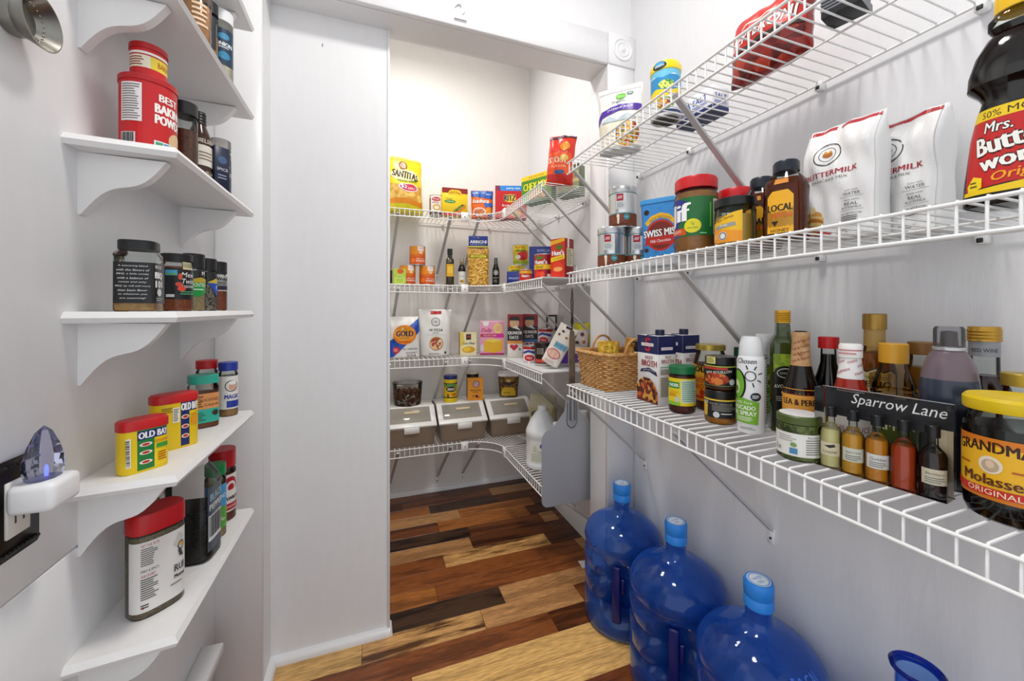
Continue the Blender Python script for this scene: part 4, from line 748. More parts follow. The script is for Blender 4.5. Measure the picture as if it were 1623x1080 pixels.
for i, (lq, lb, nm, tx) in enumerate(MB_):
    lx = -.063 + i * .0312; p = (gx + lx * math.cos(rz) + .001 * math.sin(rz), gy + lx * math.sin(rz) - .001 * math.cos(rz), ZC + .0012); r = 15
    q = thing('mini_bottle', 'mini vinegar bottle with %s liquid in the gift pack' % nm, 'bottle', *p, rz=cface(p[0], p[1], [-6, 0, 4, 16, 10][i]), group='mini bottles in the gift pack')
    pr = [(0, 0), (r - 1.5, 0), (r, 1.5), (r, 58), (r - 2, 64), (6, 73), (5.5, 88)]
    loft('contents', [(0, .8)] + [(a - .8, max(1.2, b)) for a, b in pr[1:5]] + [(0, 64.5)], M(lq, .12), q, n=24); loft('body', pr, GLASS, q, n=24); loft('cap', lidp(8, 85, 17), M('17181a', .35), q, n=20)
    if i == 3: label(q, [('r', 14, 22, 30, 40, lb), ('l', 15, 24, 28, 38, 4, '77706a')], round_surf(pr), sx=3)
    else: label(q, [('r', -15, 20, 15, 42, lb)] + ([('t', tx, 0, 35 if i else 26, 4.5, '3a3a30', {'w': 20, 's': .15 if i else 0})] if tx else []) + ([('p', [(-8, 36), (6, 40), (8, 36), (0, 33)], '2c2a26')] if i in (0,) else [('l', -11, 22, 11, 31, 3, '8d8a80')]), round_surf(pr), sx=3)
# ================================================================== five gallon water jugs
M_JUG = bpy.data.materials.new('blue_polycarbonate'); M_JUG.use_nodes = True
_N, _L = nodes(M_JUG); _b = _N['Principled BSDF']; _b.inputs['Base Color'].default_value = rgb('aad0ff'); _b.inputs['Roughness'].default_value = .03; _b.inputs['Transmission Weight'].default_value = 1; _b.inputs['IOR'].default_value = 1.38
_d = _N.new('ShaderNodeBsdfDiffuse'); _d.inputs[0].default_value = rgb('3c8aff'); _t = _N.new('ShaderNodeBsdfTranslucent'); _t.inputs[0].default_value = rgb('5a9cff')
_m = _N.new('ShaderNodeMixShader'); _L.new(_d.outputs[0], _m.inputs[1]); _L.new(_t.outputs[0], _m.inputs[2]); _m2 = _N.new('ShaderNodeMixShader'); _m2.inputs[0].default_value = .17
_L.new(_b.outputs[0], _m2.inputs[1]); _L.new(_m.outputs[0], _m2.inputs[2]); _L.new(_m2.outputs[0], _N['Material Output'].inputs[0]); M_JUGD = M('0c1764', .25); M_CAPB = M('2b86e0', .4)
def jug_prof():
    return [(10, 4), (100, 4), (118, 1), (128, 8), (133, 24), (134, 60), (134, 84), (134, 108), (125, 117), (125, 125), (134, 134), (134, 160), (134, 190), (125, 198), (125, 206), (134, 214), (134, 232), (134, 250), (122, 262), (122, 271), (132, 283), (135, 298), (131, 318), (116, 342), (88, 363), (56, 378), (37, 387), (30, 395), (28, 406), (28, 470), (25, 474)]
def jug(x, y, lab, hang, cap=True, k=1., level=120):
    t = thing('water_jug', lab, 'water jug', x, y, 0, group='blue water jugs along the right wall'); pr = jug_prof() if cap else jug_prof()[:-2] + [(28, 515), (31, 522)]; n = 64; V, Fc = [], []
    for r, z in pr:
        for j in range(n):
            a = 2 * PI * j / n; rr = r
            da = (a - hang + PI) % (2 * PI) - PI
            if 70 < z < 252 and abs(da) < .42:     # hand-hold recess
                rr = r - 34 * max(0, math.cos(da / .42 * PI / 2)) ** .5
            V.append((rr * math.cos(a) * S, rr * math.sin(a) * S, z * S))
    for i in range(len(pr) - 1):
        for j in range(n): Fc.append((i * n + j, i * n + (j + 1) % n, (i + 1) * n + (j + 1) % n, (i + 1) * n + j))
    m0 = len(V); V += [(x * (1 - .0024 / max(.02, math.hypot(x, y))), y * (1 - .0024 / max(.02, math.hypot(x, y))), z + (.002 if z < .02 else 0)) for x, y, z in V]
    Fc += [tuple(q + m0 for q in f)[::-1] for f in Fc]; q0 = (len(pr) - 1) * n
    Fc += [(q0 + j, q0 + (j + 1) % n, m0 + q0 + (j + 1) % n, m0 + q0 + j) for j in range(n)]
    mesh('body', V, Fc, M_JUG, t, smooth=60)
    ca, sa = math.cos(hang), math.sin(hang)
    h = box('handle', -.004, -.014, .066, .012, .014, .256, M_JUGD, t, bev=.004, seg=2); h.rotation_euler = (0, 0, hang); h.location = (ca * .119, sa * .119, 0)
    g = box('grip_bump', -.004, .013, .165, .006, .028, .215, M_JUGD, t, bev=.004, seg=2); g.rotation_euler = (0, 0, hang); g.location = (ca * .117, sa * .117, 0)
    if level: loft('water', [(0, 8), (112, 8), (122, 18), (124, level), (0, level)], M('c9dcff', .02, trans=1, ior=1.2), t, n=40)
    if cap:
        loft('cap', [(29, 428), (31.5, 431), (31.5, 450), (29, 454), (31.5, 458), (32, 484), (29, 490), (0, 490)], M_CAPB, t, n=32)
        label(t, [('e', 0, 0, 25, 25, 'dfe9f6'), ('o', 0, 0, 20, 23, '6fa4e0'), ('t', 'WATER', 0, 5, 8, '3f7fd0', {'w': 28}), ('l', -12, -12, 12, -3, 2, '7fa9dc')], flat(0, 0, 't', 490), name='cap_sticker')
        if level == 110: label(t, [('t', '5.0 GAL', 0, 346, 13, M('3f6fd0', .2), {'w': 70}), ('t', '18.9 LITER', 0, 328, 10, M('3f6fd0', .2), {'w': 78})], round_surf(pr), sx=5, sy=5, name='embossed_text')
    else: loft('lip', [(29, 514), (35, 519), (36, 524), (33, 527), (29, 523), (28, 514)], clear('4a74dc', .05, .3, '1d49c8'), t, n=32)
    return t
jug(.868, 1.216, 'blue capped water jug farthest back, beside the doorway', math.radians(226))
jug(.866, .943, 'blue capped water jug in the middle of the three capped ones', math.radians(225), level=90)
jug(.862, .672, 'blue capped water jug nearest the front', math.radians(200), level=110)
jug(.865, .388, 'open blue water jug at the bottom right, only its neck in view', math.radians(200), cap=False, k=1.1, level=0)

# ================================================================== pantry, top shelf
p = py(641, 2.29, ZA + .005)
bag('tortilla_chip_bag', 'tall yellow bag of tortilla chips on the pantry top shelf', 'bag', 215, 318, 105, p, cface(p[0], p[1], 14), 'e9cf1c', [
    ('r', -98, 20, 98, 150, grain(['e0b14a', 'c98f2c', 'ecc76a', 'd9a238'], 22, soft=True)), ('p', [(-98, 20), (98, 20), (98, 60), (0, 78), (-98, 66)], 'd9861c'), ('p', [(-98, 6), (98, 6), (98, 34), (0, 46), (-98, 40)], 'cfc41c'), ('e', -2, 205, 84, 34, 'f0e9a8'), ('e', -12, 262, 24, 27, '7d4a2a'), ('e', -12, 262, 17, 20, 'd9a58a'), ('t', 'SANTITAS', -2, 206, 40, '2d1a12', {'w': 146, 'rot': -8, 'b': .05}), ('t', 'YELLOW CORN', 4, 172, 12, '3f8a2a', {'w': 110}), ('e', 14, 136, 58, 24, 'f0e9ea'), ('e', 14, 136, 52, 20, 'c2304a'), ('t', '$2', -12, 138, 24, 'f7f4f4', {'w': 36, 'out': '2b3a86'}), ('t', 'ONLY', 34, 132, 12, 'f7e3e3', {'w': 44}), ('r', -98, 302, 98, 306, 'f4ea8a')], 'pillow', 4, 31, rx=-.1)
p = py(691, 2.27, ZA)
can('chowder_can', 'small white and red soup can beside the taco shell box', 'can', 37, 116, p, cface(p[0], p[1], 0), [wrap(37, 5, 111, 'ece6dc'), ('e', 2, 90, 26, 12, 'b5203a'), ('t', 'Soup', 2, 90, 12, 'f4ece4', {'w': 36, 's': .2}), ('l', -22, 66, 20, 76, 2, '7a3a3a'), ('e', 4, 44, 22, 18, 'c9a25c'), ('e', 4, 42, 15, 10, 'e9ddb8'), ('r', -60, 5, 60, 16, '39323a'), ('r', -50, 16, -34, 100, '6a2c30')])
p = py(720, 2.25, ZA)
carton('taco_shell_box', 'yellow taco shell box with dark red top', 'box', 146, 60, 158, p, cface(p[0], p[1], 8), 'eec91c', [
    ('r', -73, 128, 73, 158, '8a1f1c'), ('p', [(-42, 118), (42, 118), (34, 140), (20, 148), (-20, 148), (-34, 140)], 'f2c51e'), ('t', 'Old El Paso', 0, 128, 14, '6a2a12', {'w': 66, 'bow': 6}), ('t', 'STAND', -34, 96, 9, '3f7a22', {'w': 36}), ('e', -28, 80, 32, 10, '3c8a2a'), ('t', 'ORIGINAL', -28, 80, 7, 'eef5d8', {'w': 44}), ('p', [(-14, 24), (40, 62), (60, 66), (62, 50), (30, 22), (0, 12)], 'c97a1e'), ('p', [(-8, 30), (38, 66), (54, 66), (22, 36), (2, 22)], grain(['3a1d10', '7a3a1a', '5a8a2a', 'c23a20'], 110)), ('r', 0, 2, 73, 16, 'b8206a'), ('l', 10, 5, 66, 13, 1, 'f4d8e6'), ('r', -73, 0, 0, 14, 'c3261c')], [('r', -30, 128, 30, 158, '7a1a18'), ('l', -22, 20, 22, 110, 9, 'a88a10')])
p = py(764, 2.24, ZA)
bag('bean_pouch', 'blue and orange refried bean pouch on the pantry top shelf', 'pouch', 132, 165, 50, p, cface(p[0], p[1], 0), 'e0661e', [
    ('p', [(-64, 128), (64, 112), (64, 163), (-64, 163)], '1f55a8'), ('t', 'Isadora', -6, 100, 24, 'f7f1ea', {'w': 96, 's': .2, 'b': .04, 'out': '9c3a14'}), ('t', 'NUEVO', -36, 148, 9, 'dfe9f6', {'w': 36}), ('t', 'Refritos', 40, 142, 8, 'dfe9f6', {'w': 34}), ('p', [(10, 84), (62, 92), (62, 66), (20, 62)], '2f62b4'), ('e', -16, 34, 40, 26, 'e9e2da'), ('e', -16, 34, 34, 21, grain(['b5623a', 'c98a5c', '8f4426'], 90)), ('e', 40, 44, 18, 20, 'e9962a'), ('p', [(30, 4), (60, 4), (60, 30), (40, 26)], '1f3f86')], 'pouch', 1.5, 33)
carton('cracker_box', 'red cracker box with blue top band in the pantry corner', 'box', 185, 72, 190, (.785, 2.20, ZA), math.radians(-17), 'b81c22', [
    ('r', -92, 0, 92, 190, 'c4191f'), ('r', -92, 160, 92, 190, '2a86d8'), ('p', [(-92, 160), (-60, 160), (-66, 190), (-92, 190)], '7d2a4a'), ('t', 'party size', 14, 174, 14, 'f4f8fb', {'w': 80}), ('e', -6, 116, 36, 24, 'e9c21c'), ('t', 'RITZ', -6, 118, 34, '24305e', {'w': 66, 'b': .06, 'out': 'f0cf2a'}), ('t', 'fresh stacks', 0, 74, 14, 'f7efe6', {'w': 104}), ('l', -40, 54, 40, 62, 1, 'f0c9b0'), ('e', 30, 26, 30, 22, 'd9a24a')], [('r', -36, 160, 36, 190, '2a78c4'), ('l', -28, 30, 28, 120, 8, '8a1418')])
carton('cereal_box', 'green snack box with yellow top beside the cracker box', 'box', 165, 62, 138, (.80, 1.805, ZA), math.radians(-62), '3d7a2c', [
    ('r', -95, 0, 95, 138, '4e8a2e'), ('r', -95, 116, 95, 138, 'f0cd22'), ('t', 'VALUE SIZE', 0, 127, 10, '7a5a10', {'w': 100}), ('t', 'CHEX MIX', -6, 82, 36, 'e6e23a', {'w': 150, 'b': .05, 'out': '173a17'}), ('e', 10, 34, 60, 24, grain(['c9943c', '8a5a24', 'e0c07a'], 60)), ('r', -95, 0, 95, 14, '1f5a3a')], [('r', -31, 116, 31, 138, 'd9b51c'), ('l', -22, 20, 22, 100, 8, '2c5a1c')])
carton('cookie_box', 'grey-green box standing between the green snack box and red chips', 'box', 120, 55, 142, (.90, 1.665, ZA), math.radians(-60), '6f7a5a', [('r', -60, 0, 60, 142, '8a9270'), ('r', -60, 128, 60, 142, '47503c'), ('r', -60, 60, 60, 110, 'c9b98a'), ('t', 'COOKIES', 0, 86, 16, '4a3a1c', {'w': 90}), ('r', -60, 0, 60, 20, '1f4a3a')])
p = px(886, .765, ZA)
bag('red_chip_bag', 'red chip bag with folded top at the near end of the pantry top shelf', 'bag', 118, 215, 66, p, cface(p[0], p[1], -10), 'cf2c14', [
    ('r', -52, 20, 52, 130, grain(['d9391a', 'e2561f', 'c92a14'], 18, soft=True)), ('t', 'STOUT', -8, 98, 24, 'f2dcb8', {'w': 80, 'b': .05, 'out': '7a1a0c'}), ('e', 20, 108, 18, 14, 'd9b85c'), ('t', 'FLAVOR', -2, 72, 10, 'f0c89a', {'w': 64}), ('e', 2, 48, 24, 9, '3a5a86'), ('r', -54, 12, 54, 40, 'b8201a'), ('e', 18, 160, 22, 20, 'e0902c'), ('p', [(-58, 196), (58, 204), (58, 213), (-58, 208)], '3a2c3e')], 'pillow', 4.5, 37, bend=60, ry=.08)

# ================================================================== pantry, second shelf
def pumpkin(x, y, z, lab, off):
    return can('pumpkin_can', lab, 'can', 43, 108, (x, y, z), cface(x, y, off), [wrap(43, 5, 103, 'e08a1e'), ('r', -70, 5, 60, 50, 'd5541a'), ('p', [(-70, 46), (60, 46), (60, 72), (-20, 58), (-70, 66)], 'd9691c'), ('r', -2, 78, 34, 103, 'f0e4e0'), ('t', "Libby's", 16, 92, 9, 'b8303a', {'w': 30, 's': .15}), ('e', 16, 70, 11, 10, 'efc9a0'), ('t', '100% PURE', 16, 34, 8, 'f6e9d4', {'w': 50}), ('t', 'PUMPKIN', 16, 22, 9, 'f6e9d4', {'w': 54, 'b': .04}), ('e', -30, 26, 15, 13, 'ee7a1c'), ('r', -110, 10, -72, 98, 'e9e0c4'), ('l', -108, 14, -74, 94, 8, '9a8a5a')], group='orange pumpkin cans')
q1 = onY(646, 2.24); q2 = onY(677, 2.24)
pumpkin(q1[0], q1[1], ZB, 'orange pumpkin can at the bottom left of the stack, behind the lime box', 6); pumpkin(q2[0], q2[1], ZB, 'orange pumpkin can at the bottom right of the stack', 6); pumpkin((q1[0] + q2[0]) / 2, 2.235, ZB + .108, 'orange pumpkin can on top of the two others', 4)
p = py(612, 2.19, ZB); can('brown_can', 'dark brown can at the left edge of the pantry opening', 'can', 32, 76, p, cface(p[0], p[1]), [wrap(32, 5, 71, '4a3426'), ('l', -30, 16, 30, 60, 5, '6a5038')])
p = py(633, 2.168, ZB)
carton('lime_box', 'small lime green box in front of the orange cans', 'box', 64, 40, 80, p, cface(p[0], p[1], 4), 'a8c83a', [('r', -32, 0, 32, 80, 'b3d142'), ('e', 4, 66, 17, 13, 'd9542a'), ('t', 'TORTILLA', 0, 40, 7, '4a6a1a', {'w': 48}), ('o', 0, 22, 20, 26, 'cfe07a'), ('t', 'SOUP', 0, 30, 7, 'e9f2cf', {'w': 30})])
p = py(713, 2.27, ZB); sh = sq(6)
jar('square_oil_bottle', 'slim square dark oil bottle with yellow label in the pantry', 'bottle', p, cface(p[0], p[1], 4), [('body', [(0, 0), (22, 0), (23, 2), (23, 148), (20, 156), (13, 164), (12, 172)], M('33280e', .12), sh), ('neck', [(13, 160), (12, 185), (0, 185)], M('20180c', .15)), ('cap', lidp(14.5, 182, 34), M('14120f', .35))], [('r', -22, 54, 22, 126, 'e3ac16'), ('r', -14, 74, 14, 112, 'efc53a'), ('r', -22, 128, 22, 142, '1c160a'), ('l', -16, 136, 16, 142, 1, 'cfb96a')], 0, shape=sh)
p = py(732, 2.255, ZB); r = 22
jar('white_label_bottle', 'small dark bottle with white label and tan neck beside the penne bag', 'bottle', p, cface(p[0], p[1], 0), [('body', [(0, 0), (r - 1, 0), (r, 3), (r, 92), (r - 2, 104), (13, 122), (11, 130)], M('15110e', .12)), ('neck', [(12, 126), (11, 142), (0, 142)], M('7c6a48', .35)), ('cap', lidp(12.5, 140, 24), M('a59a84', .4))], [wrap(r, 6, 84, 'dcdcd6'), ('t', 'TRUFFLE', 0, 56, 7, '4a5a6a', {'w': 30}), ('e', 2, 26, 13, 10, 'c3a23a'), ('e', -4, 28, 5, 5, '6a6a3a')], 0)
p = py(758, 2.225, ZB)
t = bag('penne_bag', 'clear bag of penne pasta with blue header card', 'bag', 126, 236, 62, p, cface(p[0], p[1], 0), 'c99a3a', [('r', -52, 164, 52, 182, '2a2a18'), ('r', -48, 166, 48, 180, 'd9d22a'), ('t', 'PENNE', 0, 173, 8, '6a6a1a', {'w': 50})], 'pouch', 2, 41, mat=grain(['c08a2c', 'd9ab4a', 'b57a22', 'e3bd62', '9c661a'], 110, .4, stretch=(1, 1, .45)))
box('header_card', -.056, -.010, .222, .056, -.006, .292, M('1f3488', .4), t, bev=.001)
label(t, [('r', -56, 226, 56, 233, 'e9d82a'), ('t', 'ARRIGHI', 0, 258, 18, 'f4f6fb', {'w': 96, 'b': .05}), ('t', 'PENNE RIGATE', 0, 241, 7, '9cc0ee', {'w': 90}), ('e', 0, 282, 3, 3, 'f4f4f4')], lambda x, y, o: (x * S, -.010 - o, y * S), name='header_print')
rnd = random.Random(8); T_, _w = bagshape(126, 236, 62, 'pouch', 2, 41); first = None
V, Fc = tubev([(0, 0, -.019), (0, 0, .019)], .0042, 6)
for i in range(85):
    x = rnd.uniform(-52, 52); z = rnd.uniform(10, 205); a = (x * S * .93, -T_(x, z) * S + .001, z * S)
    if 160 < z < 186: continue
    if first is None: first = mesh('penne', V, Fc, grain(['d2a23e', 'ddb254'], 40, .4, soft=True), t, smooth=50); first.location = a; o = first
    else: o = inst(first, a, t)
    o.rotation_euler = (rnd.uniform(-.3, .3), rnd.uniform(0, 3.1), rnd.uniform(-.3, .3))
p = py(786, 2.24, ZB); r = 22
jar('balsamic_vinegar_bottle', 'small black bottle with round white emblem beside the penne', 'bottle', p, cface(p[0], p[1], 0), [('body', [(0, 0), (r - 1, 0), (r, 3), (r, 92), (r - 2, 106), (r - 9, 128), (11, 140)], M('0f1012', .15)), ('cap', [(12, 134), (11, 158), (10, 172), (0, 173)], M('5d6166', .3, .5))], [('o', 0, 82, 10, 14, 'd9dbdc'), ('e', 0, 82, 6, 6, 'c9cbcc'), ('t', 'Balsamic', 0, 52, 7, 'd0d0cc', {'w': 32}), ('l', -14, 24, 14, 40, 3, '8d8d88')], 0)
RO = [wrap(44, 5, 111, 'c9b41c'), ('r', -60, 84, 60, 108, 'e0cf2a'), ('t', 'ROTEL', -4, 98, 14, 'b8281c', {'w': 60, 'b': .05}), ('t', 'ORIGINAL', -2, 80, 12, '1f4a1c', {'w': 66, 'b': .05}), ('e', 8, 50, 34, 24, 'b81f24'), ('e', 26, 58, 16, 20, 'd5302c'), ('e', -20, 44, 16, 12, 'd9d9d0'), ('r', -60, 8, 60, 24, '8aa02a')]
p = px(816, .80, ZB + LN); can('tomato_can', 'yellow-green diced tomato can at the bottom of its stack', 'can', 44, 112, (.775, 2.075, ZB), cface(.775, 2.075, 0), RO, group='yellow-green tomato cans')
can('tomato_can', 'yellow-green diced tomato can on top of its stack', 'can', 44, 116, (.80, 2.073, ZB + .112), cface(.80, 2.073, 4), RO, group='yellow-green tomato cans')
carton('spaghetti_box', 'dark blue pasta box standing behind the red tomato can', 'box', 124, 60, 180, (.822, 1.838, ZB + LN), math.radians(-22), '26327c', [('r', -62, 0, 62, 180, '25317a'), ('t', 'BARILLA', 10, 160, 13, '9aa6d8', {'w': 62}), ('l', -40, 40, 40, 90, 3, '4a5a9c')], [('r', -30, 0, 30, 180, '5f8a96'), ('l', -24, 100, 24, 170, 8, 'c9d5d8')])
carton('blue_pasta_box', 'small dark blue pasta box at the front of the second pantry shelf', 'box', 108, 46, 62, (.735, 1.955, ZB + LN), math.radians(-26), '26327c', [('t', 'SPAGHETTI', -10, 26, 11, 'a9b4e0', {'w': 70}), ('r', -54, 52, 54, 62, '2c3a90')])
can('tomato_sauce_can', 'small red can at the front edge, left of the large red tomato can', 'can', 33, 58, (.722, 1.80, ZB + LN), cface(.722, 1.8, 4), [wrap(33, 4, 54, 'c3241e'), ('r', -60, 38, 60, 50, 'e0b02a'), ('t', "Hunt's", -4, 26, 14, 'f7f1ec', {'w': 40, 'b': .04, 'out': '6a0f10'})])
p = px(863, .765, ZB + LN)
can('large_tomato_can', 'large red tomato can with yellow band', 'can', 48, 118, p, cface(p[0], p[1], -14), [wrap(48, 5, 113, '8f1620'), ('r', -60, 5, 12, 113, 'b81a20'), ('e', -16, 100, 22, 10, '7a5a1c'), ('e', -16, 98, 17, 6, '4a7a2a'), ('t', "Hunt's", -10, 80, 20, 'f7f3ef', {'w': 66, 'b': .05, 'out': '5d0c12'}), ('r', -70, 46, 75, 68, 'e6b422'), ('t', 'Diced', -14, 57, 12, '2f5a1c', {'w': 36, 'b': .04}), ('e', -22, 24, 14, 14, 'd9381f'), ('e', 0, 22, 12, 13, 'e24a26'), ('r', 24, 12, 44, 24, 'e0d0c0')])
p = px(900, .80, ZB + LN)
carton('tomato_carton', 'red tomato carton with yellow band standing on the sheet liner', 'carton', 74, 70, 172, (p[0], 1.56, p[2]), math.radians(-62), '8c1a1c', [
    ('r', -37, 0, 37, 172, 'c62f1a'), ('p', [(-37, 146), (37, 158), (37, 172), (-37, 164)], 'e0a81e'), ('e', 8, 134, 20, 12, '5a6a1c'), ('t', "Hunt's", 2, 110, 22, 'f7f3ef', {'w': 62, 'b': .05, 'out': '6a0f10'}), ('p', [(-37, 70), (37, 82), (37, 100), (-37, 90)], 'e8c020'), ('t', 'Crushed', 2, 86, 9, '6a4a10', {'w': 50, 'rot': 8}), ('e', 0, 46, 27, 26, 'd93a1c'), ('e', 2, 38, 24, 10, 'e9a05a'), ('e', -10, 14, 22, 14, 'd5301c')],
    [('r', -20, 52, 30, 130, 'd9d2b4'), ('l', -16, 56, 26, 126, 9, '6a7a5a'), ('r', -14, 132, -2, 172, 'ece9e4'), ('l', 4, 14, 22, 30, 2, 'd9b0a0')])

# ================================================================== pantry, third shelf
Z3 = ZC + .003
p = py(640, 2.24, Z3)
bag('flour_bag', 'white and blue paper flour bag with orange roundel, left of the pantry', 'bag', 166, 226, 90, p, cface(p[0], p[1], 6), 'eae8e4', [
    ('p', [(-81, 6), (-81, 92), (81, 218), (81, 146), (-20, 46), (-58, 10)], '2450b4'), ('e', 0, 128, 60, 53, 'ee8a1c'), ('e', 0, 134, 52, 40, 'f0a02a'), ('t', 'GOLD', 0, 134, 30, '1f2a55', {'w': 88, 'b': .06}), ('t', 'MEDAL', 0, 110, 10, '7a5a3a', {'w': 50}), ('r', -30, 86, 30, 92, 'd5571c'), ('e', -44, 46, 18, 18, 'd02c35'), ('l', -56, 38, -34, 54, 3, 'f2c9c9'), ('t', 'ALL PURPOSE', 28, 50, 10, '2c2c38', {'w': 76}), ('t', 'FLOUR', 36, 14, 12, '3a3a44', {'w': 48}), ('l', 4, 24, 70, 34, 2, '8d8d94')], 'block', 2.8, 43)
p = py(690, 2.255, Z3)
bag('pizza_flour_pouch', 'white pizza flour pouch with red tab beside the blue flour bag', 'pouch', 186, 266, 92, p, cface(p[0], p[1], 0), 'e8e7e3', [
    ('r', -28, 238, 34, 256, 'b81f28'), ('o', 2, 196, 21, 24, '44443f'), ('o', 2, 196, 13, 14, '8d8d86'), ('t', 'W', 2, 196, 12, '44443f'), ('t', "00' PIZZA", 4, 150, 14, '2a2a28', {'w': 78}), ('t', 'FLOUR', 4, 134, 8, '6a6a66', {'w': 34}), ('r', -50, 122, 60, 123, '5a8a5a'), ('e', 6, 74, 40, 38, 'c98f52'), ('e', 6, 74, 35, 33, grain(['b23a26', 'e9dcc0', 'a3542c', 'd9b98a', '6a2a18'], 60)), ('l', -40, 12, 40, 22, 2, '9a9a94'), ('r', 54, 16, 66, 28, '3a3a38')], 'pouch', 3, 45)
p = py(741, 2.21, Z3)
carton('corn_meal_box', 'small cream and yellow corn meal box', 'box', 94, 46, 134, p, cface(p[0], p[1], 10), 'e6d890', [('r', -47, 0, 47, 134, 'f0e6b8'), ('p', [(-47, 50), (-20, 70), (-28, 134), (-47, 134)], 'e3cf5a'), ('r', -12, 92, 16, 124, '17191f'), ('e', 2, 110, 9, 8, 'b8303a'), ('t', 'Corn Meal', 2, 72, 14, '2a3a5a', {'w': 68, 'b': .03}), ('e', 2, 36, 38, 18, 'd9a21c'), ('e', -8, 38, 22, 14, 'f0c93a'), ('r', -47, 0, 47, 12, 'e9dfc0')], left=[('r', -23, 0, 23, 134, 'c98a2a')])
p = py(780, 2.215, Z3)
carton('cake_mix_box', 'pink cake mix box with a yellow cake picture', 'box', 140, 46, 200, p, cface(p[0], p[1], 0), 'e58ab4', [('r', -70, 0, 70, 200, 'eda2c4'), ('r', -70, 190, 70, 200, 'f4c4d8'), ('p', [(-56, 196), (-18, 196), (-22, 172), (-38, 166), (-52, 172)], 'f4f0ee'), ('e', 34, 154, 26, 30, 'f0d27a'), ('e', 34, 154, 15, 18, 'e9b98a'), ('t', 'Dolly', -32, 140, 30, 'c2186a', {'w': 60, 's': .3}), ('r', -68, 104, 60, 122, 'c2245a'), ('r', 8, 100, 68, 124, 'd52a9a'), ('t', 'YELLOW CAKE', -14, 113, 8, 'f9e4ee', {'w': 76}), ('p', [(-48, 22), (10, 10), (60, 24), (62, 84), (4, 96), (-46, 84)], 'e9b81c'), ('p', [(-46, 84), (4, 96), (62, 84), (8, 72)], 'f4d85a'), ('r', -70, 0, 70, 10, 'b8246a'), ('e', -58, 40, 12, 22, 'e3d5d8')])
def oats(u, x, lab, c, off):
    p = px(u, x, Z3); d = 66
    return carton('oats_box', lab, 'box', 84, 66, 238, p, cface(p[0], p[1], off), 'b8202c', [('r', -42, 0, 42, 238, 'e9e4dc'), ('r', -42, 168, 42, 238, 'a3202c'), ('r', -42, 92, 42, 168, '12161f'), ('e', -4, 190, 26, 30, 'e3b98a'), ('p', [(-34, 204), (-26, 226), (20, 226), (30, 204)], '1c1a1e'), ('p', [(-10, 166), (4, 158), (30, 150), (6, 178)], 'efece6'), ('t', 'QUAKER', 0, 134, 20, 'f4f2ee', {'w': 78, 'b': .05}), ('t', 'OATS', -6, 110, 18, 'f4f2ee', {'w': 50, 'b': .04}), ('r', -42, 76, 42, 92, c), ('p', [(-6, 36), (-30, 58), (-26, 70), (-14, 72), (-6, 64), (2, 72), (14, 70), (18, 58)], 'c3243a'), ('r', 20, 40, 32, 50, '7a7a7c')], group=None)
oats(817, .765, 'red and black oats box with an orange band', 'e0902a', -4)
p2 = px(840, .865, Z3); oats(841, .882, 'red and black oats box with a blue band, behind the milk cans', '3a7ac4', -4)
carton('tea_box', 'thin black and white box at the back of the third pantry shelf', 'box', 60, 40, 236, (.95, 1.975, Z3), math.radians(-35), 'dcd8d4', [('r', -30, 150, 30, 236, '1c1a1c'), ('r', -20, 160, 20, 226, 'e9e6e2')])
MK = [wrap(36, 5, 79, 'ece6e2'), ('r', -60, 66, 60, 79, 'b8242c'), ('p', [(-44, 52), (-10, 64), (40, 52), (40, 40), (-10, 52), (-44, 40)], '3a4a9c'), ('e', -6, 24, 26, 16, 'c8262e'), ('t', 'MILK', -4, 24, 10, 'f6ecec', {'w': 30})]
can('milk_can', 'red and white milk can behind the chocolate tub, near the shelf edge', 'can', 37, 84, (.752, 1.815, Z3 + LN), cface(.752, 1.815, 0), MK, group='red and white milk cans')
can('milk_can', 'red and white milk can under the raised one', 'can', 37, 84, (.845, 1.835, Z3 + LN), cface(.845, 1.835, 0), MK, group='red and white milk cans')
can('milk_can', 'red and white milk can raised on top of another can', 'can', 37, 84, (.845, 1.835, Z3 + LN + .084), cface(.845, 1.835, -10), MK, group='red and white milk cans')
p = px(858, .768, Z3 + LN); r = 45
jar('frosting_tub', 'dark brown chocolate tub with grey nutrition panel', 'tub', (p[0], 1.69, p[2]), cface(p[0], 1.69, 0), [('body', [(0, 0), (r - 7, 0), (r - 5, 3), (r - 1, 98), (0, 98)], M('2b1512', .35)), ('lid', lidp(r + 1, 94, 14), M('1f0f0e', .35))], [('r', 6, 34, 52, 92, '4a3632'), ('l', 9, 36, 50, 90, 10, 'a09a94'), ('r', -50, 16, 10, 34, 'b8241c'), ('t', 'FUDGE', -20, 25, 9, 'e98a6a', {'w': 40}), ('r', -34, 56, 0, 84, '8a8480'), ('l', -32, 58, -2, 82, 4, '2b1512'), ('r', -50, 2, 40, 12, 'b9b3ae')], 0)
carton('purple_box', 'purple snack box leaning behind the chocolate tub', 'box', 92, 40, 130, (.905, 1.72, Z3 + LN), math.radians(-30), '5a2a9c', [('r', -46, 0, 46, 130, '62309f'), ('t', 'GRANOLA', 0, 78, 9, 'cdb4ea', {'w': 60}), ('e', -2, 96, 8, 8, 'e0cef4'), ('r', -46, 118, 46, 130, '7a48b8')], ry=.12)
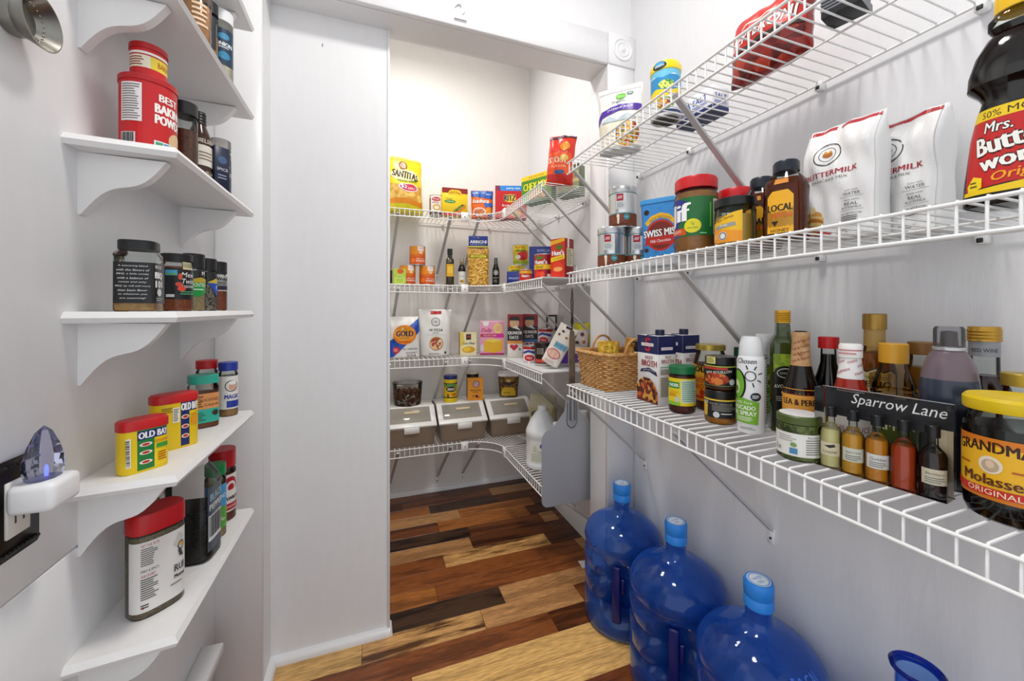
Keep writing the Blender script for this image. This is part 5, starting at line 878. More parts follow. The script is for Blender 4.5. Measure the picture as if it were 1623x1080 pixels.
bag('candy_pouch', 'white candy pouch leaning forward with a pink oval and blue patch', 'pouch', 86, 190, 34, (.748, 1.585, Z3 + LN + .021), math.radians(-34), 'e6ddd2', [('e', -4, 52, 32, 22, 'c2486a'), ('e', -4, 52, 28, 18, 'e3b9a0'), ('r', -22, 82, 36, 108, '6fa8c4'), ('t', 'MELTS', 6, 95, 10, '24506a', {'w': 44}), ('e', -14, 160, 7, 5, '4a2c20'), ('e', 20, 172, 6, 5, '4a2c20'), ('e', 12, 140, 6, 4, 'a3402c'), ('e', -24, 140, 5, 5, '4a2c20'), ('r', -12, 178, 14, 188, '2c2422'), ('l', -30, 8, 30, 22, 2, 'c9b9a8')], 'pouch', 1.8, 51, ry=.5)
bag('candy_pouch', 'pale candy pouch standing behind the leaning white one', 'pouch', 90, 170, 34, (.895, 1.60, Z3 + LN), math.radians(-25), 'd5c6be', [('e', -20, 140, 10, 8, '3a2420'), ('e', 16, 150, 9, 9, '5d3a50'), ('e', -6, 112, 9, 7, '3a2420'), ('e', 24, 116, 9, 7, 'a35a4a'), ('r', -20, 20, 26, 60, '5a3a8a'), ('e', 0, 86, 20, 10, 'efe6e0')], 'pouch', 2, 53, ry=.06)
bag('yellow_snack_bag', 'bright yellow snack bag peeking out beside the door jamb', 'bag', 80, 200, 40, (.95, 1.64, Z3 + LN), math.radians(-30), 'd5c81c', [('r', -34, 20, 34, 110, 'b9a890'), ('e', 0, 80, 22, 16, 'd08a5a'), ('e', 2, 150, 28, 24, 'e0d93a')], 'pillow', 2.5, 55)

# ================================================================== pantry, bottom shelf
M_BIN = clear('d8ccc0', .25, .62, 'c9b8a8'); M_BINL = M('ecebe8', .3)
def bin_(x, y, lab):
    t = thing('ingredient_bin', lab, 'storage bin', x, y, ZD, group='ingredient bins'); w, d, h = .272, .262, .195
    zf = .108; y0, ym, y1 = -d / 2, -d / 2 + .112, d / 2
    # side profile: low front, sloping lid, flat back
    k = .9
    V = [(-w / 2 * k, y0 + .02, 0), (w / 2 * k, y0 + .02, 0), (w / 2 * k, y1 - .01, 0), (-w / 2 * k, y1 - .01, 0), (-w / 2 * .97, y0 + .006, zf - .012), (w / 2 * .97, y0 + .006, zf - .012), (w / 2 * .97, ym, h - .014), (-w / 2 * .97, ym, h - .014), (w / 2 * .97, y1, h - .014), (-w / 2 * .97, y1, h - .014)]
    mesh('tub', V, [(0, 3, 2, 1), (0, 1, 5, 4), (1, 2, 8, 6, 5), (2, 3, 9, 8), (3, 0, 4, 7, 9)], M_BIN, t)
    box('flour', -w * .42, y0 + .03,   .004, w * .42, y1 - .02, .108, M('e0d4c0', .8), t, bev=.01, seg=2)
    box('lid_back', -w / 2, ym, h - .016, w / 2, y1, h, M_BINL, t, bev=.004, seg=2)
    # sloping lid: frame with a clear window
    dy, dz = ym - y0, h - zf; L_ = math.hypot(dy, dz); ang = math.atan2(dz, dy)
    f = bpy.data.objects.new('lid_front', None)
    def strip(nm, xa, ya, xb, yb, za, zb, m, par):
        o = box(nm, xa, ya, za, xb, yb, zb, m, par, bev=.002, seg=2); return o
    fr = strip('lid_front', -w / 2 - .002, 0, w / 2 + .002, .03, -.014, .002, M_BINL, t); fr.location = (0, y0, zf - .0); fr.rotation_euler = (ang, 0, 0); bpy.data.objects.remove(f)
    strip('lid_rail', -w / 2 - .002, .03, -w / 2 + .028, L_, -.014, .002, M_BINL, fr); strip('lid_rail', w / 2 - .028, .03, w / 2 + .002, L_, -.014, .002, M_BINL, fr); strip('lid_rail', -w / 2 + .028, L_ - .014, w / 2 - .028, L_, -.014, .002, M_BINL, fr)
    strip('window', -w / 2 + .026, .028, w / 2 - .026, L_ - .012, -.004, .004, clear('e9e4dc', .08, .5, 'f0ebe2'), fr)
    strip('window_label', -.03, L_ * .62, .05, L_ * .62 + .012, .004, .0048, M('e3d2a8', .6), fr)
    box('latch', -.035, y0 - .006, zf - .034, .045, y0 + .004, zf - .002, M_BINL, t, bev=.002); return t
bin_(.20, 2.272, 'storage bin with sloping lid, leftmost of the three'); bin_(.488, 2.272, 'storage bin with sloping lid, in the middle'); bin_(.778, 2.272, 'storage bin with sloping lid, in the pantry corner')
ZT = ZD + .1952
p = py(646, 2.318, ZT); r = 82; t = jar('nut_tub', 'clear round tub of pecans standing on a storage bin', 'tub', p, 0, [('body', [(0, 0), (r - 10, 0), (r - 8, 2), (r - 3, 60), (r - 1, 62), (r - 3, 64), (r, 118)], PLAST), ('lid', [(r - 30, 121), (r - 4, 122), (r + 2, 118), (r + 2, 126), (r - 6, 128), (r - 28, 124), (0, 124)], PLAST)])
rnd = random.Random(5); V, Fc = [], []
nut = None; NM = [grain(['6b3a20', '8a5230', '4d2815'], 90, .5, soft=True), grain(['a3724a', '7c4e2c'], 90, .5, soft=True), grain(['4a2814', '5d3620'], 90, .5, soft=True)]
protos = [loft('pecan', [(0, -15), (5, -11), (8, -3), (8, 5), (4, 12), (0, 15)], m_, t, oval(.55), n=7, smooth=60) for m_ in NM]
for i in range(130):
    a = rnd.uniform(0, 6.28); z = rnd.uniform(17, 78); rr = (r - 16) * (1 if z < 62 and rnd.random() < .75 else rnd.uniform(.1, 1) ** .5)
    if rr < (r - 17) and z < 55: z = rnd.uniform(58, 80)
    q = protos[i % 3]; o = inst(q, (rr * math.cos(a) * S, rr * math.sin(a) * S, z * S), t) if i >= 3 else q
    o.location = (rr * math.cos(a) * S, rr * math.sin(a) * S, z * S); o.rotation_euler = (rnd.uniform(0, 3), rnd.uniform(0, 3), rnd.uniform(0, 3))
p = py(714, 2.296, ZT); r = 41
jar('corn_starch_tub', 'yellow corn starch tub with blue lid on the middle bin', 'tub', p, cface(p[0], p[1], 0), [('body', [(0, 0), (r - 2, 0), (r, 2), (r, 20), (r - 2, 22), (r - 2, 118), (r, 120), (r, 132), (r - 3, 138), (0, 138)], M('e9c91c', .35)), ('lid', lidp(r - 1, 134, 20), M('1f2a70', .35))], [wrap(r - 2, 24, 116, 'e6c41e'), ('r', -60, 104, 60, 112, '2c2a2a'), ('r', -60, 26, 60, 32, '2c2a2a'), ('p', [(-40, 92), (40, 92), (30, 108), (-30, 108)], '5a9a4a'), ('e', 4, 78, 31, 16, '241a1c'), ('t', 'ARGO', 4, 78, 15, 'f0ece8', {'w': 46, 'b': .05}), ('t', 'Corn Starch', 4, 52, 11, 'c2381c', {'w': 56, 'b': .03}), ('e', -14, 40, 6, 8, '4a3a1c'), ('e', 20, 46, 14, 8, 'd9641c'), ('l', -44, 86, -28, 100, 2, 'c2381c')], 0)
p = py(753, 2.295, ZT); carton('baking_soda_box', 'orange baking soda box with round emblem on the middle bin', 'box', 92, 50, 128, p, cface(p[0], p[1], 6), 'ee9a1c', [('r', -46, 0, 46, 128, 'f09c1e'), ('e', 4, 96, 20, 20, 'e9e6e8'), ('o', 4, 96, 15, 20, '3a3a6a'), ('e', 4, 96, 11, 11, 'c9576a'), ('p', [(-4, 90), (4, 90), (12, 104), (4, 100)], 'f4f0ee'), ('t', 'Baking Soda', 2, 58, 10, '2a2a24', {'w': 62, 'b': .03}), ('l', -20, 44, 26, 50, 1, '7a6a2c'), ('e', 6, 24, 8, 8, '3a1c1c'), ('e', 16, 18, 6, 6, 'c2302c'), ('e', -14, 26, 6, 5, '6a8a2a')])
q = py(749, 2.36, ZT); jar('black_lidded_jar', 'dark jar with black lid behind the orange baking soda box', 'jar', q, 0, [('body', [(0, 0), (36, 0), (38, 3), (38, 118), (34, 126), (0, 126)], M('2a1f1c', .3)), ('lid', lidp(38, 126, 20), M('141214', .35)), ('lid_print', [(0, 146), (33, 146), (33, 146.6), (0, 146.6)], M('b9a488', .5))])
p = py(806, 2.32, ZT); sh = sq(5, 1, .9)
jar('snack_canister', 'clear tapered canister with white lid and yellow label, on the corner bin', 'canister', p, cface(p[0], p[1], 0), [('contents', [(0, 2), (50, 3), (58, 128), (0, 128)], grain(['a87a3a', 'c79a52', '6b4020', '8a5a2c'], 45, .5, soft=True), sh), ('body', [(0, 0), (52, 0), (55, 3), (66, 132)], PLAST, sh), ('lid', [(0, 130), (68, 130), (69, 142), (66, 148), (0, 148)], M('ebe9e6', .35), sh)], [('p', [(-46, 12), (46, 12), (46, 40), (30, 62), (-30, 62), (-46, 40)], 'dcb62a'), ('l', -30, 24, 30, 34, 1, '7a5a1c'), ('p', [(-40, 92), (-14, 100), (14, 100), (40, 92), (26, 80), (0, 74), (-26, 80)], '3a2014'), ('e', 0, 104, 16, 10, 'e0c27a')], 1, shape=sh)
# vinegar jug and neighbours
def gallon(name, x, y, lab, k, els, ro=0, body=None):
    r = 78 * k
    return jar(name, lab, 'jug', (x, y, ZD), cface(x, y, ro), [('body', [(0, 0), (r - 6, 0), (r - 1, 4), (r, 14), (r - 1, 22), (r - 3, 26), (r - 3, 140 * k), (r - 1, 146 * k), (r, 160 * k), (r - 3, 172 * k), (r * .72, 215 * k), (r * .42, 250 * k), (r * .26, 262 * k), (r * .22, 268 * k)], body or M('e6e9ec', .3)), ('cap', lidp(r * .27, 264 * k, 20), M('eeefef', .4))], els, 0)
gallon('vinegar_jug', .765, 1.70, 'white plastic gallon jug of vinegar on the bottom pantry shelf', 1, [('r', -62, 34, 62, 134, 'e6e8e4'), ('e', 6, 112, 17, 12, '1f3f9c'), ('t', 'Kroger', 6, 112, 7, 'e3e9f6', {'w': 24}), ('t', 'DISTILLED', 10, 84, 9, '4a6a9c', {'w': 60}), ('l', -50, 40, 50, 76, 4, 'b9bf9c'), ('e', -34, 96, 10, 16, 'cfd3b4'), ('e', 36, 60, 12, 14, 'cdd0a8')])
jar('bleach_bottle', 'white bottle mostly hidden behind the pizza peel', 'bottle', (.775, 1.562, ZD), 0, [('body', [(0, 0), (36, 0), (38, 4), (38, 150), (30, 190), (17, 212)], M('e9eaea', .35)), ('cap', lidp(19, 210, 26), M('f0f0f0', .35))])
jar('cleaner_bottle', 'white capped bottle right behind the pizza peel handle', 'bottle', (.925, 1.60, ZD), 0, [('body', [(0, 0), (38, 0), (40, 4), (40, 190), (30, 225), (20, 240)], M('dfe0e0', .35)), ('cap', lidp(22, 238, 30), M('eeeeee', .35))])
jar('amber_jar', 'amber jar at the back of the bottom pantry shelf', 'jar', (.945, 1.735, ZD), 0, [('body', [(0, 0), (40, 0), (42, 4), (42, 190), (34, 210), (0, 210)], M('7a3a22', .2)), ('lid', lidp(34, 208, 22), M('8a2a20', .4))])
p = px(846, .905, ZD); bag('beige_sack', 'cream and green food sack behind the vinegar jug', 'sack', 150, 265, 80, (.90, 1.985, ZD), math.radians(-38), 'd5cfae', [('r', -70, 150, 70, 200, 'c9c49a'), ('e', -20, 160, 40, 26, '6a6458'), ('r', -70, 20, 70, 100, 'dcd9b4'), ('o', -30, 60, 18, 24, '6a9a3a'), ('e', -30, 90, 12, 8, 'd9b02a')], 'block', 3, 61)

# ---- pizza peel hanging from the end of the shelf
pxx = px(906, .80, 0)
t = thing('pizza_peel', 'grey metal pizza peel hanging by a dark cord in the doorway', 'pizza peel', .806, 1.484, EYE - .828)
A = [(0, 0)]; H_ = .365; Wh = .14; pts = []
for i in range(9): a = PI / 2 * i / 8; pts.append((Wh - .03 + .03 * math.sin(a), .03 - .03 * math.cos(a)))
pts += [(Wh, .28)] + [(Wh - .045 * (1 - math.cos(PI / 2 * i / 6)) - .0 , .28 + .045 * math.sin(PI / 2 * i / 6)) for i in range(1, 7)] + [(.07, .352), (.035, .395), (.028, .44)]
out = [(x, z) for x, z in pts] + [(-x, z) for x, z in reversed(pts)]
k = len(out); V = [(x, -.001, z) for x, z in out] + [(x, .001, z) for x, z in out]
PEEL = M('b4b6ba', .5, .45)
mesh('blade', V, [tuple(range(k)), tuple(range(k, 2 * k))[::-1]] + [(i, i + k, (i + 1) % k + k, (i + 1) % k) for i in range(k)], PEEL, t)
tube('socket', [(0, -.006, .355), (0, -.006, .40), (0, -.004, .50)], [.013, .012, .0105], M('8a8c8e', .35, .8), t, n=12)
tube('socket_flange', [(-.022, -.0025, .43)] + [(-.024 * math.cos(PI * i / 10), -.0025, .352 - .03 * math.sin(PI * i / 10)) for i in range(11)] + [(.022, -.0025, .43)], .002, M('77797b', .35, .8), t)
for x, z in ((-.009, .372), (.009, .372), (0, .358)): tube('rivet', [(x, -.001, z), (x, -.007 if x else -.021, z)], .0042, M('b0b2b4', .3, .8), t, n=8)
tube('handle', [(0, -.003, .49), (0, -.003, .70), (0, -.003, .735)], [.0125, .0125, .009], grain(['5a4a38', '6f5c46', '4a3a2a'], 30, .6, soft=True), t, n=12)
tube('cord', [(0, -.003, .735), (-.003, -.003, .80), (-.0045, -.003, .86), (0, -.003, .918), (.0045, -.003, .86), (.003, -.003, .80), (0, -.003, .735)], .0022, M('2a1412', .7), t, n=6)
tube('cord_knot', [(0, -.003, .765), (0, -.003, .785)], .0065, M('1c1010', .7), t, n=8)

# ================================================================== spice jars on the left-hand shelves
def lx(u, x, i): return onX(u, x) + (SZ[i],)
BLK = M('16171a', .4)
def shaker(name, lab, u, x, i, r, h, lidh, lidc, cont, els, off=0, lidr=None, shape=circ, fill=.85, neck=3, pos=None, lidshape=None, clr=None):
    p = pos or lx(u, x, i); zb = h - lidh; lr = lidr or r
    pr = [(0, 0), (r - 2, 0), (r, 2.5), (r, zb - 9), (r - neck, zb - 3), (r - neck, zb)]
    return jar(name, lab, 'jar', p, cface(p[0], p[1], off), [('contents', [(0, 1), (r - 3, 1.2), (r - 1.4, 3), (r - 1.4, (zb - 9) * fill), (0, (zb - 9) * fill)], cont), ('body', pr, clr or GLASS), ('lid', lidp(lr, zb - 1, lidh), lidc if not isinstance(lidc, str) else M(lidc, .35), lidshape or shape)], els, 1, shape=shape, sx=3)
G_TAN = grain(['b98a52', 'c79a62', 'a5763f'], 500); G_RED = grain(['a8552a', '8f401c', 'bb6a38'], 300, soft=True); G_SALT = grain(['cdb48c', 'b0905c', 'dfcaa6'], 600); G_PEP = grain(['3a3230', '8a7a68', 'b0a090', '241c1a'], 500); G_BRN = grain(['6a3a24', '7c4a30', '5a2e1a'], 200, soft=True)
# highest shelf (only its corner in view) and the one under it
shaker('paprika_jar', 'small reddish jar on the highest spice shelf, cut off by the frame', 393, -.318, 0, 17, 95, 18, '8a3a2a', G_RED, [], pos=(-.345, 1.15, SZ[0]))
shaker('paprika_jar', 'peach coloured spice jar cut off by the top of the frame', 312, -.335, 1, 24, 165, 26, 'c9b8a8', grain(['c98a5c', 'd9a070', 'b9744a'], 60, soft=True), [('l', -8, 60, 22, 110, 5, 'e3c9a8')])
shaker('spice_jar', 'slim clear spice jar with black cap beside the blue labelled shaker', 331, -.335, 1, 17, 165, 26, BLK, G_TAN, [('r', -8, 60, 14, 130, '26282c')], fill=.7)
shaker('salt_shaker', 'tall shaker of pale salt with white cap and dark blue label', 350, -.328, 1, 24, 180, 26, 'e9eaec', grain(['d9cdb8', 'e6dccb', 'c9b898'], 500), [('r', -22, 52, 26, 134, '1b3550'), ('e', 2, 116, 11, 7, '3f8fb8'), ('t', 'ONION', 2, 98, 9, 'f2f4f6', {'w': 34, 'b': .04}), ('l', -10, 88, 14, 93, 1, 'cfd8e0'), ('e', 2, 72, 12, 9, '2f86ac')], 10)
shaker('small_brown_capped_jar', 'small spice jar with brown cap at the far end of a high shelf', 372, -.34, 1, 17, 118, 36, '3a2826', grain(['b0a084', '8a7a5c', '4a4236'], 300), [('r', -14, 60, 16, 76, 'd8cfae'), ('l', -12, 62, 12, 74, 2, '4a4028')], pos=(-.338, 1.145, SZ[1]))
# baking powder shelf
p = lx(236, -.352, 2); r = 37
can('baking_powder_can', 'large red baking powder can at the near end of a spice shelf', 'can', r, 122, p, cface(p[0], p[1], 44), [wrap(r, 5, 117, 'c4161d'), ('t', 'BAKING', 4, 74, 15, 'f6f2ee', {'w': 48, 'b': .06}), ('t', 'POWDER', 6, 56, 15, 'f6f2ee', {'w': 52, 'b': .06}), ('t', 'BEST', 0, 92, 12, 'f6f2ee', {'w': 30, 'b': .05}), ('e', 14, 26, 16, 16, 'd9b88a'), ('r', -66, 46, -36, 108, 'e9e4e2'), ('l', -64, 48, -38, 106, 15, '77706e'), ('r', -66, 10, -44, 28, 'e3e3e3')] + [('r', -65 + i * 2.2, 12, -64 + i * 2.2 + (i % 3) * .3, 27, '26262a') for i in range(9)] + [('r', -22, 8, 0, 20, 'd5e6ea'), ('r', -20, 9, -11, 18, '4a9a6a'), ('r', -10, 9, -1, 18, '3f8fc4')], lid='b5151c')
can('baking_soda_can', 'small red and yellow can on top of the large red can', 'can', 24, 56, (p[0], p[1], p[2] + .1243), cface(p[0], p[1], 40), [wrap(24, 5, 52, 'c4161d'), ('r', -50, 16, 36, 36, 'e6cf3a'), ('r', -50, 16, -14, 36, 'e9e0c8'), ('l', -48, 18, -18, 34, 4, '8a2a2a'), ('t', 'BAKING', 8, 26, 9, 'b8241c', {'w': 26}), ('r', -50, 38, 36, 42, 'f4ece6')], lid='b5151c')
shaker('clove_jar', 'clear glass jar with black cap beside the red can', 293, -.335, 2, 20, 138, 24, BLK, G_BRN, [], fill=.8)
p = lx(316, -.336, 2); r = 21
jar('vanilla_bottle', 'brown vanilla bottle with cream and brown label', 'bottle', p, cface(p[0], p[1], 20), [('body', [(0, 0), (r - 1, 0), (r, 3), (r, 96), (r - 3, 108), (12, 124), (10, 132)], M('3c1d10', .12)), ('cap', [(0, 128), (12, 128)] + [q for i in range(4) for q in ((12, 130 + i * 6), (11, 133 + i * 6))] + [(11, 153), (0, 153)], M('17130f', .4))], [wrap(r, 14, 100, '3a2012'), ('r', -20, 40, 26, 82, 'e3ddd0'), ('t', 'NIELSEN', 4, 91, 8, 'f0e6d4', {'w': 36}), ('l', -8, 50, 20, 70, 3, '8a7a66'), ('t', 'VANILLA', 4, 26, 7, 'e9dcc8', {'w': 36})], 0)
shaker('cinnamon_jar', 'shaker of cinnamon with clear cap and navy label', 349, -.334, 2, 21, 142, 24, clear('e9e6e4', .1, .4, 'd9d4d0'), G_BRN, [wrap(21, 20, 96, '242a3c'), ('e', 4, 78, 12, 8, 'c9873a'), ('t', 'CINNAMON', 4, 60, 8, 'f2efe9', {'w': 36}), ('l', -10, 50, 18, 55, 1, 'b9b4aa'), ('e', 4, 34, 10, 8, 'c9873a')], 16)
p = lx(339, -.31, 2)
carton('navy_spice_box', 'tiny navy box in front of the cinnamon shaker', 'box', 30, 18, 92, (-.306, 1.005, SZ[2]), cface(-.306, 1.005, 30), '1f2740', [('e', 0, 64, 9, 8, '46608a'), ('t', 'SPICE', 0, 44, 6, 'e3e6ea', {'w': 22}), ('l', -9, 22, 9, 34, 2, '8a93a8')])
# black lidded jars at eye level
sh = sq(6)
p = lx(221, -.346, 3)
t = shaker('bbq_seasoning_jar', 'square jar with black label and black lid, nearest on the eye-level shelf', 221, -.346, 3, 26, 112, 14, BLK, grain(['b0824a', 'c09458', '9a6a36'], 60, soft=True), [
    ('r', -25, 13, 25, 76, '17181b'), ('r', 25, 13, 76, 76, '1c1d21')] + [('t', s_, 0, 70 - i * 6.2, 3.1, 'e9e9e6', {'w': w_, 's': .3}) for i, (s_, w_) in enumerate((('A seasoning blend', 34), ('with the flavors of', 38), ('BBQ, a little smoky', 37), ('with a balance of', 35), ('sweet and salty.', 32), ('BBQ up will add more', 40), ('than basic flavor', 33), ('to whatever you', 32), ('are seasoning!', 28)))] + [('t', 'BBQ', 40, 56, 12, 'f2f2ee', {'w': 24, 'b': .06}), ('t', '101', 40, 43, 11, 'f2f2ee', {'w': 22, 'b': .06}), ('e', 40, 30, 8, 6, 'c9c9c6'), ('t', 'BOLD', 38, 70, 5, 'f2f2ee', {'w': 20}), ('l', 30, 16, 52, 22, 2, '9a9a96')], -16, shape=sh, fill=.3, neck=5, lidshape=sq(3.5), lidr=23)
shaker('taco_seasoning_jar', 'round jar of orange-brown seasoning with black label and lid', 280, -.346, 3, 24, 108, 13, BLK, G_RED, [('r', -28, 22, 36, 80, '17181b'), ('r', -22, 66, -4, 76, '4a9ac4'), ('r', -21, 67, -5, 70, '5aa04a'), ('p', [(4, 78), (24, 78), (24, 92), (4, 92)], 'd9cfa8'), ('t', 'Mexi', 14, 68, 9, 'f0efec', {'w': 24, 's': .2}), ('t', 'Twist', 14, 56, 9, 'f0efec', {'w': 24, 's': .2}), ('t', 'SEASONING', 14, 46, 5, 'f0efec', {'w': 28}), ('l', 0, 30, 32, 38, 2, '4aa06a'), ('e', 0, 64, 3, 6, 'c9502a'), ('e', -2, 50, 5, 4, 'c9402a'), ('e', 2, 42, 6, 5, 'd9402a'), ('r', -20, 26, -8, 31, 'c9c9c6')], 12, fill=.97)
shaker('steak_seasoning_jar', 'black capped spice jar with green band on the eye-level shelf', 307, -.35, 3, 19, 120, 30, BLK, G_SALT, [('r', -26, 60, 30, 84, '17181b'), ('p', [(-26, 44), (0, 28), (30, 44), (30, 62), (-26, 62)], '17903f'), ('t', 'MONTREAL', 6, 54, 8, 'e9f6e4', {'w': 32}), ('l', -8, 42, 18, 47, 1, 'cfeacf'), ('p', [(-20, 62), (6, 70), (30, 64), (30, 60), (-20, 58)], 'b8a22a'), ('t', 'M', 12, 78, 8, 'f0f0ee')], 18)
shaker('pepper_blend_jar', 'black capped spice jar with blue band and pepper blend', 328, -.345, 3, 18, 117, 27, BLK, G_PEP, [('r', -26, 62, 30, 86, '17181b'), ('p', [(-4, 62), (30, 62), (30, 40), (14, 34)], '1f4ab0'), ('t', 'M', 18, 52, 9, 'f2f4fa'), ('p', [(-6, 62), (12, 72), (30, 66), (30, 60)], 'c9b03a')], 18)
shaker('cumin_jar', 'rust coloured spice jar with black cap at the far end of the eye-level shelf', 345, -.338, 3, 18, 115, 28, BLK, G_RED, [('r', -24, 46, 26, 82, 'd9d5d0'), ('t', 'Weber', 6, 74, 7, '2a2440', {'w': 26, 'b': .05}), ('r', -20, 48, 26, 58, '2a2440'), ('l', -8, 60, 20, 68, 2, '3a3450')], 18)
# yellow tins
ov = oval(.58)
def tin(name, u, x, w, h, lab, els, off, lidc='c41a1f'):
    p = lx(u, x, 4); sq_ = sq(3.4, 1, .58)
    return jar(name, lab, 'tin', p, cface(p[0], p[1], off), [('body', [(0, 0), (w / 2 - 1.5, 0), (w / 2, 2), (w / 2, h - 14), (0, h - 14)], M('f0cd12', .35)), ('lid', [(w / 2 - 1, h - 16), (w / 2 + 1, h - 16), (w / 2 + 1, h - 3), (w / 2 - 2, h), (0, h)], M(lidc, .4))], els, 0, shape=sq_, n=40, sx=2.5)
tin('seasoning_tin', 226, -.352, 62, 84, 'small yellow seasoning tin with red lid at the near end of its shelf', [('r', -16, 6, 31, 68, 'f0cd12'), ('r', -14, 4, 8, 52, '1f7a35'), ('r', -14, 52, 31, 66, '1b2a6a'), ('t', 'OLD BAY', 9, 59, 10.5, 'f4f4f2', {'w': 42, 'b': .06}), ('r', -14, 66, 31, 68, '1f7a35'), ('e', -3, 44, 8, 3.2, 'ece4d8'), ('e', -3, 31, 8, 3.2, 'ece4d8'), ('e', -3, 16, 8, 3.2, 'ece4d8'), ('e', -3, 44, 5, 2, 'c2301c'), ('e', -3, 31, 5, 2, 'c2301c'), ('e', -3, 16, 5, 2, 'c2301c'), ('t', 'SEASONING', 20, 46, 5, 'd5601c', {'w': 24}), ('r', 10, 34, 31, 41, '3f9a3a'), ('l', 12, 12, 30, 28, 4, 'b8601c'), ('r', -31, 12, -22, 58, 'f2efe2')] + [('r', -30, 14 + i * 2.8, -23, 15 + i * 2.8 + (i % 3) * .4, '22222a') for i in range(15)], 22)
tin('seasoning_tin', 276, -.352, 70, 102, 'larger yellow seasoning tin with red lid behind the small tin', [('r', 2, 4, 16, 86, '1b2a6a'), ('r', 2, 68, 35, 86, '1b2a6a'), ('t', 'OLD BAY', 19, 77, 14, 'f4f4f2', {'w': 32, 'b': .06}), ('e', 9, 58, 6, 4, 'ece4d8'), ('e', 9, 40, 6, 4, 'ece4d8'), ('e', 9, 22, 6, 4, 'ece4d8'), ('e', 9, 58, 4, 2.6, 'c2301c'), ('e', 9, 40, 4, 2.6, 'c2301c'), ('e', 9, 22, 4, 2.6, 'c2301c'), ('t', 'SEASONING', 26, 60, 5, 'd5601c', {'w': 16}), ('l', -28, 70, -8, 80, 3, '7a5a10'), ('r', -10, 50, 0, 78, 'f2efe2'), ('l', -9, 52, -1, 76, 8, '22222a'), ('r', 18, 40, 35, 56, 'e89a1c')], 22)
shaker('cajun_jar', 'spice jar with turquoise lid and orange and turquoise label', 322, -.354, 4, 26, 116, 18, '2fb09a', grain(['8a4420', '9c5228', '7a3818'], 200, soft=True), [('r', -34, 40, 38, 76, 'e0985a'), ('r', -34, 12, 38, 42, '2fb09a'), ('t', 'BLACKENED', 6, 62, 6, '3a2414', {'w': 36}), ('l', -30, 46, -6, 72, 5, '6a3a1c'), ('t', 'CAJUN', 10, 50, 6, '3a2414', {'w': 28}), ('l', -26, 16, -2, 36, 4, '1a6a5c'), ('e', 16, 32, 7, 6, '3a2c28')], 14, shape=sq(4))
shaker('meat_seasoning_jar', 'spice jar with red lid and white label behind the turquoise lidded jar', 336, -.377, 4, 22, 138, 20, 'c8242c', G_TAN, [wrap(22, 20, 100, 'e9e4dc'), ('e', 8, 78, 10, 12, 'd9b09a'), ('e', 8, 90, 9, 6, 'f4f2f0'), ('t', 'MEAT', 8, 50, 12, 'c2242c', {'w': 28, 'b': .05}), ('r', -10, 26, 26, 40, 'c2242c')], 22, pos=(-.378, 1.155, SZ[4]))
shaker('fish_seasoning_jar', 'spice jar with blue lid and white label at the far end', 364, -.345, 4, 20, 132, 20, '23399c', G_TAN, [wrap(20, 18, 98, 'e9e6e0'), ('o', 2, 74, 12, 14, '3a3a40'), ('e', 4, 72, 8, 9, 'd9a892'), ('e', 4, 82, 8, 5, 'f6f4f2'), ('t', 'MAGIC', 4, 48, 10, '23399c', {'w': 32, 'b': .05}), ('r', -8, 22, 24, 38, '23399c')], 14, pos=(-.332, 1.148, SZ[4]))
# lowest shelf
p = lx(247, -.352, 5); so = sq(2.8, 1, .7)
jar('rub_shaker', 'large oval shaker with red lid and white printed label, lowest spice shelf', 'shaker', p, cface(p[0], p[1], 24), [('contents', [(0, 1), (36, 1.5), (37, 4), (37, 136), (0, 136)], grain(['6f6450', '8a7d64', '564a3a'], 500)), ('body', [(0, 0), (36, 0), (38, 3), (38, 138), (36, 142)], PLAST), ('lid', [(36, 140), (39, 140), (39, 168), (37, 172), (0, 172)], M('c2161c', .35))], [
    ('r', -60, 12, 60, 128, 'e3e0dc'), ('t', 'MEET THE RUB', -22, 122, 4.5, 'b8303a', {'w': 30}), ('l', -37, 88, -8, 118, 9, '55524f'), ('t', 'SWEET & SPICY', -22, 80, 4, '3a3836', {'w': 30}), ('t', 'OUR STORY', -24, 72, 4.5, 'b8303a', {'w': 24}), ('l', -37, 32, -8, 68, 10, '55524f'), ('e', -32, 20, 3, 2, 'c2242c'), ('l', -37, 18, -20, 26, 2, '3a3836'), ('p', [(12, 104), (22, 96), (34, 110), (30, 118), (22, 122)], 'c9c6c2'), ('o', 28, 98, 6, 8, '3a3836'), ('e', 28, 100, 4, 4, 'd9a83a'), ('p', [(20, 92), (28, 90), (34, 78), (24, 80)], '4a4846'), ('t', 'RUB', 26, 62, 12, '3a3a48', {'w': 24, 'b': .02}), ('t', 'Montreal', 26, 48, 6, '17171a', {'w': 24, 'b': .05}), ('l', 8, 34, 36, 38, 1, '77706e')], 1, shape=so, n=44)
p = lx(302, -.352, 5); sg = sq(5, .8, 1)
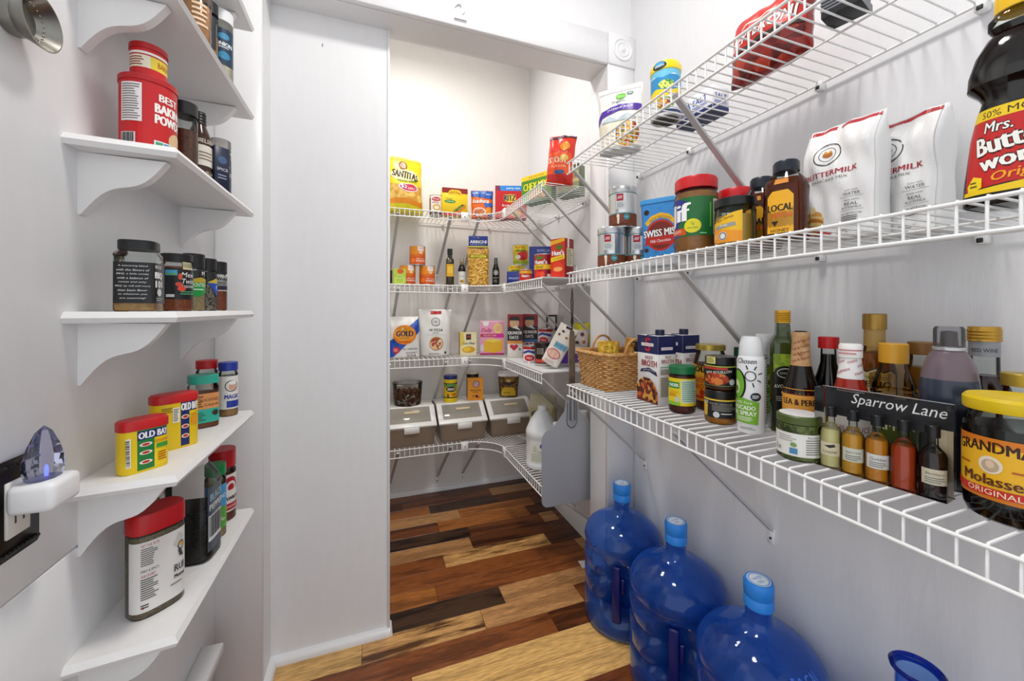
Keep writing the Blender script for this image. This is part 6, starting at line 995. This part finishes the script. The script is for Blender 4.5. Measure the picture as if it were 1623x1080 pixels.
jar('peppercorn_jar', 'big clear plastic jar of black peppercorns with white lid', 'jar', p, cface(p[0], p[1], 66), [('contents', [(0, 1), (40, 1.5), (44, 6), (44, 106), (0, 108)], grain(['1b1817', '2c2624', '0f0d0c', '3a322c'], 330)), ('body', [(0, 0), (41, 0), (46, 5), (46, 150), (43, 166), (32, 186), (26, 196)], PLAST), ('lid', lidp(29, 192, 24), M('e6e7e6', .4), circ)], [('r', -32, 20, 32, 150, '4a5460'), ('t', 'BLACK', 0, 128, 14, '9cc4d8', {'w': 50}), ('t', 'PEPPER', 0, 108, 12, 'e6e9ea', {'w': 54}), ('r', -30, 40, 20, 92, 'dfe2e2')] + [('r', -28 + i * 4, 48, -26 + i * 4 + (i % 3) * .6, 90, '26282a') for i in range(11)], 1, shape=sg, n=36)
shaker('parsley_jar', 'tall shaker with green lid and green and blue label', 346, -.326, 5, 20, 164, 24, '1f8a45', G_SALT, [wrap(21, 20, 118, 'd5dfc9'), ('p', [(-30, 66), (40, 60), (40, 118), (-30, 118)], '4a9ad0'), ('p', [(-30, 20), (40, 20), (40, 56), (0, 72), (-30, 60)], '5aa83a'), ('t', 'RANCH', 6, 92, 9, 'f4f6f8', {'w': 30}), ('t', 'dip', 6, 40, 10, 'f0f6e4')], 20, pos=(-.333, 1.066, SZ[5]))
shaker('seasoned_salt_jar', 'shaker with wide red lid and white label with a red emblem, far end', 360, -.36, 5, 30, 172, 42, 'b8141c', grain(['7c3a20', '8a4a2a', '6a2e18'], 300), [wrap(30, 22, 112, 'e6e1dc'), ('e', 10, 84, 20, 22, 'b01c2a'), ('e', 12, 80, 13, 15, 'e6e1dc'), ('e', 12, 80, 8, 9, 'b01c2a'), ('r', -6, 58, 40, 74, 'e6e1dc'), ('t', "LAWRY'S", 14, 54, 9, '1c1a1a', {'w': 40, 'b': .05}), ('r', -10, 26, 40, 42, 'b01c2a'), ('t', 'SEASONED', 14, 34, 6, 'f2e0d8', {'w': 34})], 18, pos=(-.347, 1.148, SZ[5]))
tag(mesh('paper_scrap', [(.866, 1.50, .0006), (.90, 1.495, .0006), (.905, 1.54, .0008), (.872, 1.548, .0006), (.866, 1.50, .001), (.90, 1.495, .001), (.905, 1.54, .0012), (.872, 1.548, .001)], BF, M('ecebe8', .6)), 'small white paper scrap on the floor behind the farthest jug', 'paper')
